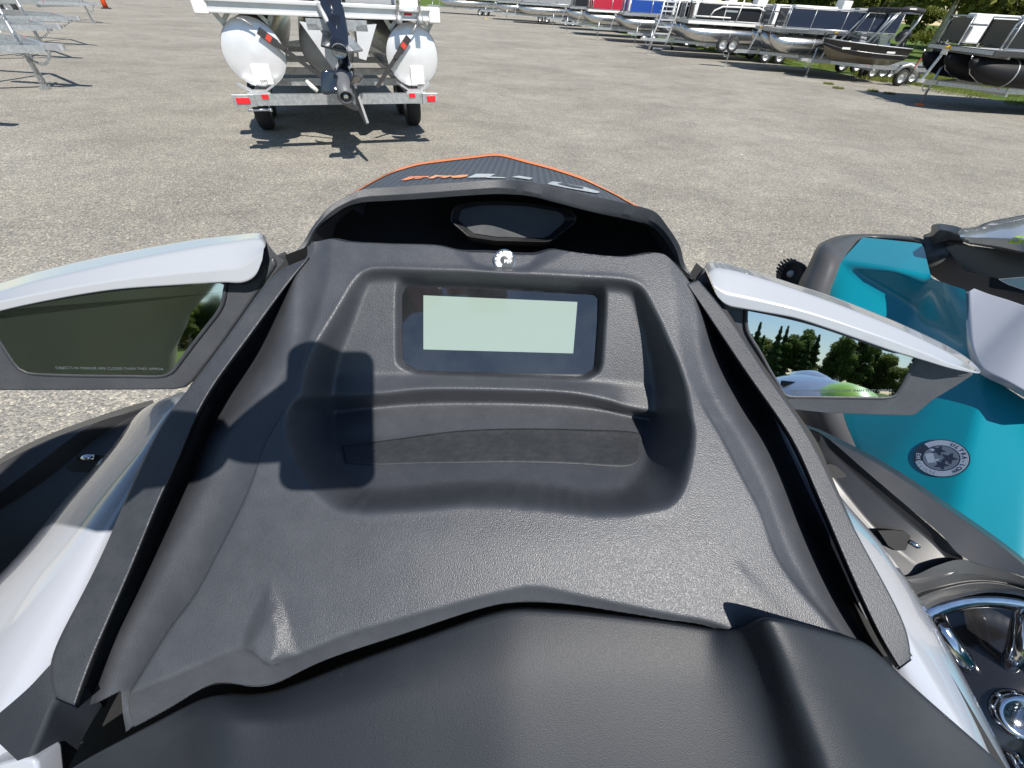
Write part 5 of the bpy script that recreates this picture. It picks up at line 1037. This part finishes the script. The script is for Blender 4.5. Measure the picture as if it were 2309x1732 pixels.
# ---- trailers at the left edge, tongues pointing into the lot
def left_trailer(label, tip, jx, foot=None, extra=None):
    t = thing('boat_trailer', label, 'trailer', (tip[0], tip[1], 0), math.pi, 'trailers at the left edge')
    trailer(t, L=6.5, winch=False, tongue=.15, jackx=jx, jackbase=foot, light=M['redlens'])
    chain(t, (jx-.04, .14, .78), (jx-.02, .16, .06), -.0, 20); chain(t, (jx+.08, .0, .66), (jx+.05, -.02, .06), 0, 18)
    return t
left_trailer('trailer tongue hidden past the left edge, its shadow on the gravel', (-6.95, 6.0), .9)
left_trailer('nearest galvanised trailer tongue at the left edge, tall jack with chains', (-8.2, 8.95), .55)
left_trailer('second galvanised trailer tongue at the left edge, chains hanging at its end', (-11.0, 12.25), 1.0)
left_trailer('third trailer tongue at the left edge with a small white box', (-12.6, 14.8), 1.3)
left_trailer('far trailer tongue at the top left with upright jack', (-17.4, 21.8), .45)
bx0 = tag(MB().box((-12.35, 12.15, .50), (.14, .06, .10)).build('junction_box', M['wht'], None, True, (('bevel', .01, 2),)), 'small white box hanging on the second trailer tongue at left', 'box')
# white hull corner with red lamp over the top left trailer
lb = thing('small_boat', 'pale boat hull corner over a red lamp at the top left edge', 'boat', (-15.6, 14.5, 0))
put(MB().tube([(-19.5, 14.9, 1.1), (-16.2, 14.9, 1.08), (-15.55, 14.9, 1.12), (-15.2, 14.9, 1.3)], [.5, .48, .38, .1], 16).build('hull', M['wht'], None, True), lb)
put(MB().box((-15.35, 14.3, .68), (.25, .06, .10)).box((-15.9, 14.3, .68), (.25, .06, .10)).build('tail_lamp', M['redlens'], None), lb)
# cone
cp = AZ(240, 20, 0)
cn = thing('marker_post', 'slim bright orange marker post standing on gravel at the top left', 'marker', (cp.x, cp.y, 0))
MB().tube([(0, 0, .05), (0, 0, 1.2)], [.13, .085], 16).build('post', M['cone'], cn, True)
MB().lathe([(.001, .05), (.22, .05), (.26, 0)], (0, 0, 0), (0, 0, 1), 18).build('base', M['rubber'], cn, True)
MB().tube([(0, 0, .75), (0, 0, .9)], [.106, .101], 16).build('band', M['wht'], cn, True)

# ============================================================ TREES
def leaf_mat(name, a, b):
    m = bpy.data.materials.new(name); m.use_nodes = True; N = m.node_tree.nodes; L = m.node_tree.links; bs = N['Principled BSDF']; bs.inputs['Roughness'].default_value = .6; bs.inputs['Specular IOR Level'].default_value = .3
    g = N.new('ShaderNodeNewGeometry'); r = N.new('ShaderNodeValToRGB'); r.color_ramp.elements[0].color = (*a, 1); r.color_ramp.elements[1].color = (*b, 1); L.new(g.outputs['Random Per Island'], r.inputs[0]); L.new(r.outputs[0], bs.inputs['Base Color'])
    tl = N.new('ShaderNodeBsdfTranslucent'); L.new(r.outputs[0], tl.inputs[0]); ms = N.new('ShaderNodeMixShader'); ms.inputs[0].default_value = .5; L.new(bs.outputs[0], ms.inputs[1]); L.new(tl.outputs[0], ms.inputs[2]); L.new(ms.outputs[0], N['Material Output'].inputs[0]); return m
LM = [leaf_mat('leaves mid', (.07, .12, .025), (.19, .25, .055)), leaf_mat('leaves yellow', (.11, .15, .03), (.27, .29, .07)), leaf_mat('needles', (.07, .13, .045), (.15, .22, .07))]
M['bark'] = mat('pale bark', (.34, .32, .28), .85, var=(8, .35), bump=(30, .5, .02, 'noise')); M['bark_dark'] = mat('dark bark', (.09, .07, .055), .9, bump=(30, .5, .02, 'noise'))
def crown_mesh(name, n, fn, size, m):
    C = []
    while len(C) < n: C.append(fn())
    C = np.array(C); nr = rng.normal(size=(n, 3)); nr[:, 2] += .6; nr /= np.linalg.norm(nr, axis=1)[:, None]
    a = np.cross(nr, rng.normal(size=(n, 3))); a /= np.linalg.norm(a, axis=1)[:, None]; b = np.cross(nr, a); s = size*rng.uniform(.5, 1.4, n)[:, None]
    V = np.stack([C-a*s, C+b*s*.7, C+a*s, C-b*s*.7], 1).reshape(-1, 3)
    me = bpy.data.meshes.new(name); me.from_pydata(V.tolist(), [], [(4*i, 4*i+1, 4*i+2, 4*i+3) for i in range(n)]); me.materials.append(m); return me
def decid(h, w_):
    cl = [(rng.normal(0, w_*.42), rng.normal(0, w_*.42), rng.uniform(.28, .95)*h, rng.uniform(.5, 1.1)*w_*.42) for _ in range(26)]
    def f():
        c = cl[rng.integers(len(cl))]; v = rng.normal(size=3); v /= np.linalg.norm(v); k = c[3]*(rng.random()**.35); taper = 1.15-.6*(c[2]/h)
        return (c[0]*taper+v[0]*k, c[1]*taper+v[1]*k, c[2]+v[2]*k*.8)
    return f
def conif(h, w_):
    def f():
        t = rng.random()**1.35; z = .06*h+t*.94*h; rr = w_*(1-t)*(.75+.35*math.sin(z*5.5))*(.35+.65*rng.random()**.5); a = rng.uniform(0, 6.283); return (rr*math.cos(a), rr*math.sin(a), z-rr*.22)
    return f
def make_tree(name, label, h, w_, kind, lm, n, size):
    t = thing(name, label, 'tree', (0, 0, 0))
    o = bpy.data.objects.new('crown', crown_mesh('crown', n, (conif if kind == 'c' else decid)(h, w_), size, LM[lm])); COL.objects.link(o); o.parent = t
    tb_ = MB().tube([(0, 0, -.1), (.1, 0, h*.3), (.05, .1, h*.6), (.1, .1, h*.92)], [h*.014+.04, h*.011+.03, h*.007+.02, .02], 8)
    if kind != 'c':
        for k in range(7): a = k*2.4; z0 = h*(.25+.08*k); tb_.tube([(.08, .03, z0), (math.cos(a)*w_*.3, math.sin(a)*w_*.3, z0+h*.10), (math.cos(a)*w_*.6, math.sin(a)*w_*.6, z0+h*.16)], [.06, .035, .012], 5)
    tb_.build('trunk', M['bark_dark'] if kind == 'c' else M['bark'], t, True); return t
protos = [make_tree('birch_tree', 'x', 9, 2.6, 'd', 0, 9000, .15), make_tree('alder_tree', 'x', 7, 2.8, 'd', 1, 9000, .15), make_tree('spruce_tree', 'x', 9, 1.9, 'c', 2, 7000, .17), make_tree('birch_tree', 'x', 8, 2.0, 'd', 1, 2600, .13)]
used = set()
def plant(k, x, y, s, label, group):
    p = protos[k]
    o = p if k not in used else copy_tree(p)
    used.add(k); o.location = (x, y, 0); o.rotation_euler = (0, 0, rng.uniform(0, 6.28)); o.scale = (s, s, s*rng.uniform(.9, 1.15)); o['label'] = label; o['group'] = group
GL = ['green birch among the trees behind the right hand boats', 'yellow green alder among the trees behind the right hand boats', 'dark spruce among the trees behind the right hand boats', 'slender pale birch among the trees behind the right hand boats']
for k in range(40):
    t = k/39; x = 20+34*t+rng.normal(0, 1.2); y = 52-26*t+rng.normal(0, 2)
    plant(int(rng.choice([0, 1, 1, 3, 3, 3])), x, y, rng.uniform(.8, 1.25), '', 'trees behind the right hand boats')
for k in range(10):
    t = k/9; plant(3, 20.5+15*t, 33-12*t+rng.normal(0, .8), rng.uniform(.8, 1.1), '', 'trees behind the right hand boats')
for k in range(16):
    t = k/15; plant(1, 22+24*t+rng.normal(0, 1), 40-20*t+rng.normal(0, 1), rng.uniform(.28, .5), '', 'low shrubs behind the right hand boats')
for k in range(150):                     # behind the eye, seen in the mirrors
    t = k/149; x = -62+120*t+rng.normal(0, 1.0); y = -88+rng.normal(0, 4)
    plant(int(rng.choice([0, 1, 2, 2, 0])), x, y, rng.uniform(.8, 1.05), '', 'woodland behind the viewer seen in the mirrors')
for x, y, s in [(3, -19, .26), (6, -24, .22), (8.5, -20, .3), (12, -25, .25), (16, -21, .24), (-9, -20, .3), (-14, -18, .28), (-6, -25, .2), (20, -23, .3)]: plant(2, x, y, s, '', 'young spruces beside the park path')
for o in list(COL.objects):
    if o.get('category') == 'tree' and o.get('group'):
        k = o.name.split('_')[0]; g = o['group']
        o['label'] = {'low shrubs behind the right hand boats': 'low yellow green shrub in front of the trees at right', 'woodland behind the viewer seen in the mirrors': k+' tree in the woodland reflected in the mirrors', 'young spruces beside the park path': 'young spruce beside the path reflected in the mirrors'}.get(g, {'birch': 'pale trunked birch', 'alder': 'yellow green alder', 'spruce': 'dark spruce'}[k]+' in the wood behind the right hand boats')
        if 'woodland' in g or 'behind the right' in g and 'low' not in g: o['group'] = g+', '+k
for k, p in enumerate(protos):
    if k not in used: bpy.data.objects.remove(p)
# weeds on the gravel and long grass under the boats
def grass_clumps(name, spots, n, h, m):
    V = []; Fc = []
    for (x, y, r) in spots:
        for _ in range(n):
            a = rng.uniform(0, 6.28); q_ = r*math.sqrt(rng.random()); bx_1, by_1 = x+q_*math.cos(a), y+q_*math.sin(a); hh = h*rng.uniform(.5, 1.2); l = rng.normal(0, hh*.4, 2); w1 = .006+.01*rng.random(); b = len(V)
            V += [(bx_1-w1, by_1, 0), (bx_1+w1, by_1+w1, 0), (bx_1+l[0], by_1+l[1], hh)]; Fc.append((b, b+1, b+2))
    tag(obj(name, V, Fc, m, None, False), kind='stuff')
sp_ = [(rng.uniform(x-2.5, x+5), y+rng.uniform(-1.5, 3.5), .8) for x, y in [(15.5, 12), (14.6, 16), (13.6, 20), (12, 23), (11, 26), (10, 30), (16, 18), (15, 21)] for _ in range(12)]
grass_clumps('long_grass', [s for s in sp_ if s[0] > 13.8-(s[1]-14)*.3], 420, .14, LM[1])
wd_ = [AZ(px, py, 0) for px, py in [(1868, 190), (1890, 200), (1968, 206), (2005, 212)]]
grass_clumps('gravel_weeds', [(p.x, p.y, .16) for p in wd_], 160, .06, LM[1])

# ============================================================ THE PHOTOGRAPHER AND PHONE (just outside the picture, shading and mirrored)
ph = thing('phone', 'phone held out over the watercraft, seen only by its shadow', 'phone', (0, 0, CAMZ))
pc = EYE - _f*.010 - _r*.026 + _u*.044
R3 = Matrix((_r, _u, -_f)).transposed()
oc_ = [(sx*(.039-.013)+.013*math.cos(math.radians(a0+q_*15)), sy*(.066-.013)+.013*math.sin(math.radians(a0+q_*15))) for sx, sy, a0 in ((1, 1, 0), (-1, 1, 90), (-1, -1, 180), (1, -1, 270)) for q_ in range(7)]
plate('phone_body', 0, 0, M['black_gloss'], ph, .008, world=[pc - _f*-.004 + _r*x + _u*y for x, y in oc_])
pr = thing('person', 'person in olive jacket leaning in from the left, seen in the left mirror', 'person', (-.82, -.15, 0))
def skin_fig(name, verts, edges, m, parent, sub=2):
    verts = [((v[0]+.13,)+tuple(v[1:]) if v[0] < -.7 else v) for v in verts]
    me = bpy.data.meshes.new(name); me.from_pydata([v[:3] for v in verts], edges, []); o = bpy.data.objects.new(name, me); COL.objects.link(o); me.materials.append(m)
    s = o.modifiers.new('k', 'SKIN'); 
    for i, v in enumerate(verts): me.skin_vertices[0].data[i].radius = (v[3], v[3] if len(v) < 5 else v[4])
    me.skin_vertices[0].data[0].use_root = True; s.use_smooth_shade = True
    u2 = o.modifiers.new('u', 'SUBSURF'); u2.levels = u2.render_levels = sub; put(o, parent); return o
BV = [(-.95, -.16, .98, .16, .13), (-.93, -.12, 1.22, .17, .13), (-.90, -.08, 1.42, .18, .12), (-.88, -.06, 1.52, .07), (-.86, -.03, 1.60, .06), (-.84, .0, 1.70, .09, .10), (-.84, .0, 1.78, .08),
   (-.73, -.08, 1.43, .075), (-.44, .0, 1.61, .055), (-.17, -.0, 1.65, .035), (-.11, .0, 1.66, .03), (-1.08, -.08, 1.42, .075), (-1.12, -.06, 1.16, .055), (-1.08, .02, .93, .04),
   (-.86, -.2, .9, .10), (-.84, -.18, .5, .075), (-.84, -.2, .10, .05), (-.84, -.08, .05, .045), (-1.08, -.2, .9, .10), (-1.10, -.18, .5, .075), (-1.10, -.2, .10, .05), (-1.10, -.08, .05, .045)]
skin_fig('body', BV, [(0, 1), (1, 2), (2, 3), (3, 4), (4, 5), (5, 6), (2, 7), (7, 8), (8, 9), (9, 10), (2, 11), (11, 12), (12, 13), (0, 14), (14, 15), (15, 16), (16, 17), (0, 18), (18, 19), (19, 20), (20, 21)], M['skin'], pr)
jk = skin_fig('jacket', [(-.95, -.16, .90, .20, .17), (-.93, -.12, 1.22, .205, .165), (-.90, -.08, 1.43, .20, .14), (-.88, -.07, 1.50, .10), (-.73, -.08, 1.43, .105), (-.44, .0, 1.605, .085), (-.16, .0, 1.645, .06), (-1.08, -.08, 1.42, .105), (-1.12, -.06, 1.16, .08), (-1.09, .0, .98, .06)],
   [(0, 1), (1, 2), (2, 3), (2, 4), (4, 5), (5, 6), (2, 7), (7, 8), (8, 9)], M['olive'], pr, 3)
tx_ = bpy.data.textures.new('folds', 'CLOUDS'); tx_.noise_scale = .16; dm = jk.modifiers.new('folds', 'DISPLACE'); dm.texture = tx_; dm.strength = .05; dm.texture_coords = 'LOCAL'
skin_fig('trousers', [(-.95, -.16, .98, .17, .14), (-.86, -.2, .86, .115), (-.84, -.18, .5, .09), (-.84, -.2, .12, .07), (-1.08, -.2, .86, .115), (-1.10, -.18, .5, .09), (-1.10, -.2, .12, .07)], [(0, 1), (1, 2), (2, 3), (0, 4), (4, 5), (5, 6)], M['denim'], pr)
skin_fig('hair', [(-.845, -.03, 1.74, .09), (-.845, -.01, 1.82, .085)], [(0, 1)], M['hair'], pr)
for k, (dx_, dy_) in enumerate([(.0, .03), (.015, .012), (.028, -.004), (.036, -.018)]):
    h0 = Vector((-.11, -.01, 1.675)); f0 = pc - _r*.020 + _u*(.035-.022*k) - _f*.014
    skin_fig('finger', [(*h0, .014), (*((h0+f0)/2 - _f*.025), .011), (*f0, .0095), (*(f0+_f*.016+_r*.012), .008)], [(0, 1), (1, 2), (2, 3)], M['skin'], pr, 1)
# lime and white craft behind, mirrored at right
lk = thing('personal_watercraft', 'lime and white personal watercraft behind, seen in the right mirror', 'watercraft', (1.35, -3.3, .10))
for (nm, pts, rr, m) in [('hull', [(0, -1.6, .75), (0, -.8, .8), (0, .4, .82), (0, 1.3, .95)], [.42, .55, .55, .1], M['white']), ('seat', [(0, -1.3, 1.15), (0, -.4, 1.22), (0, .2, 1.12)], [.16, .2, .15], M['white']), ('cowl', [(0, .3, 1.10), (0, .75, 1.14), (0, 1.2, 1.0)], [.2, .22, .1], M['lime'])]:
    MB().tube(pts, rr, 14).build(nm, m, lk, True, (('sub', 1),))
MB().tube([(-.35, .1, 1.2), (0, .25, 1.24), (.35, .1, 1.2)], .025, 8).build('handlebar', M['smoothblk'], lk, True)
lk.scale = (.95, .95, .95)
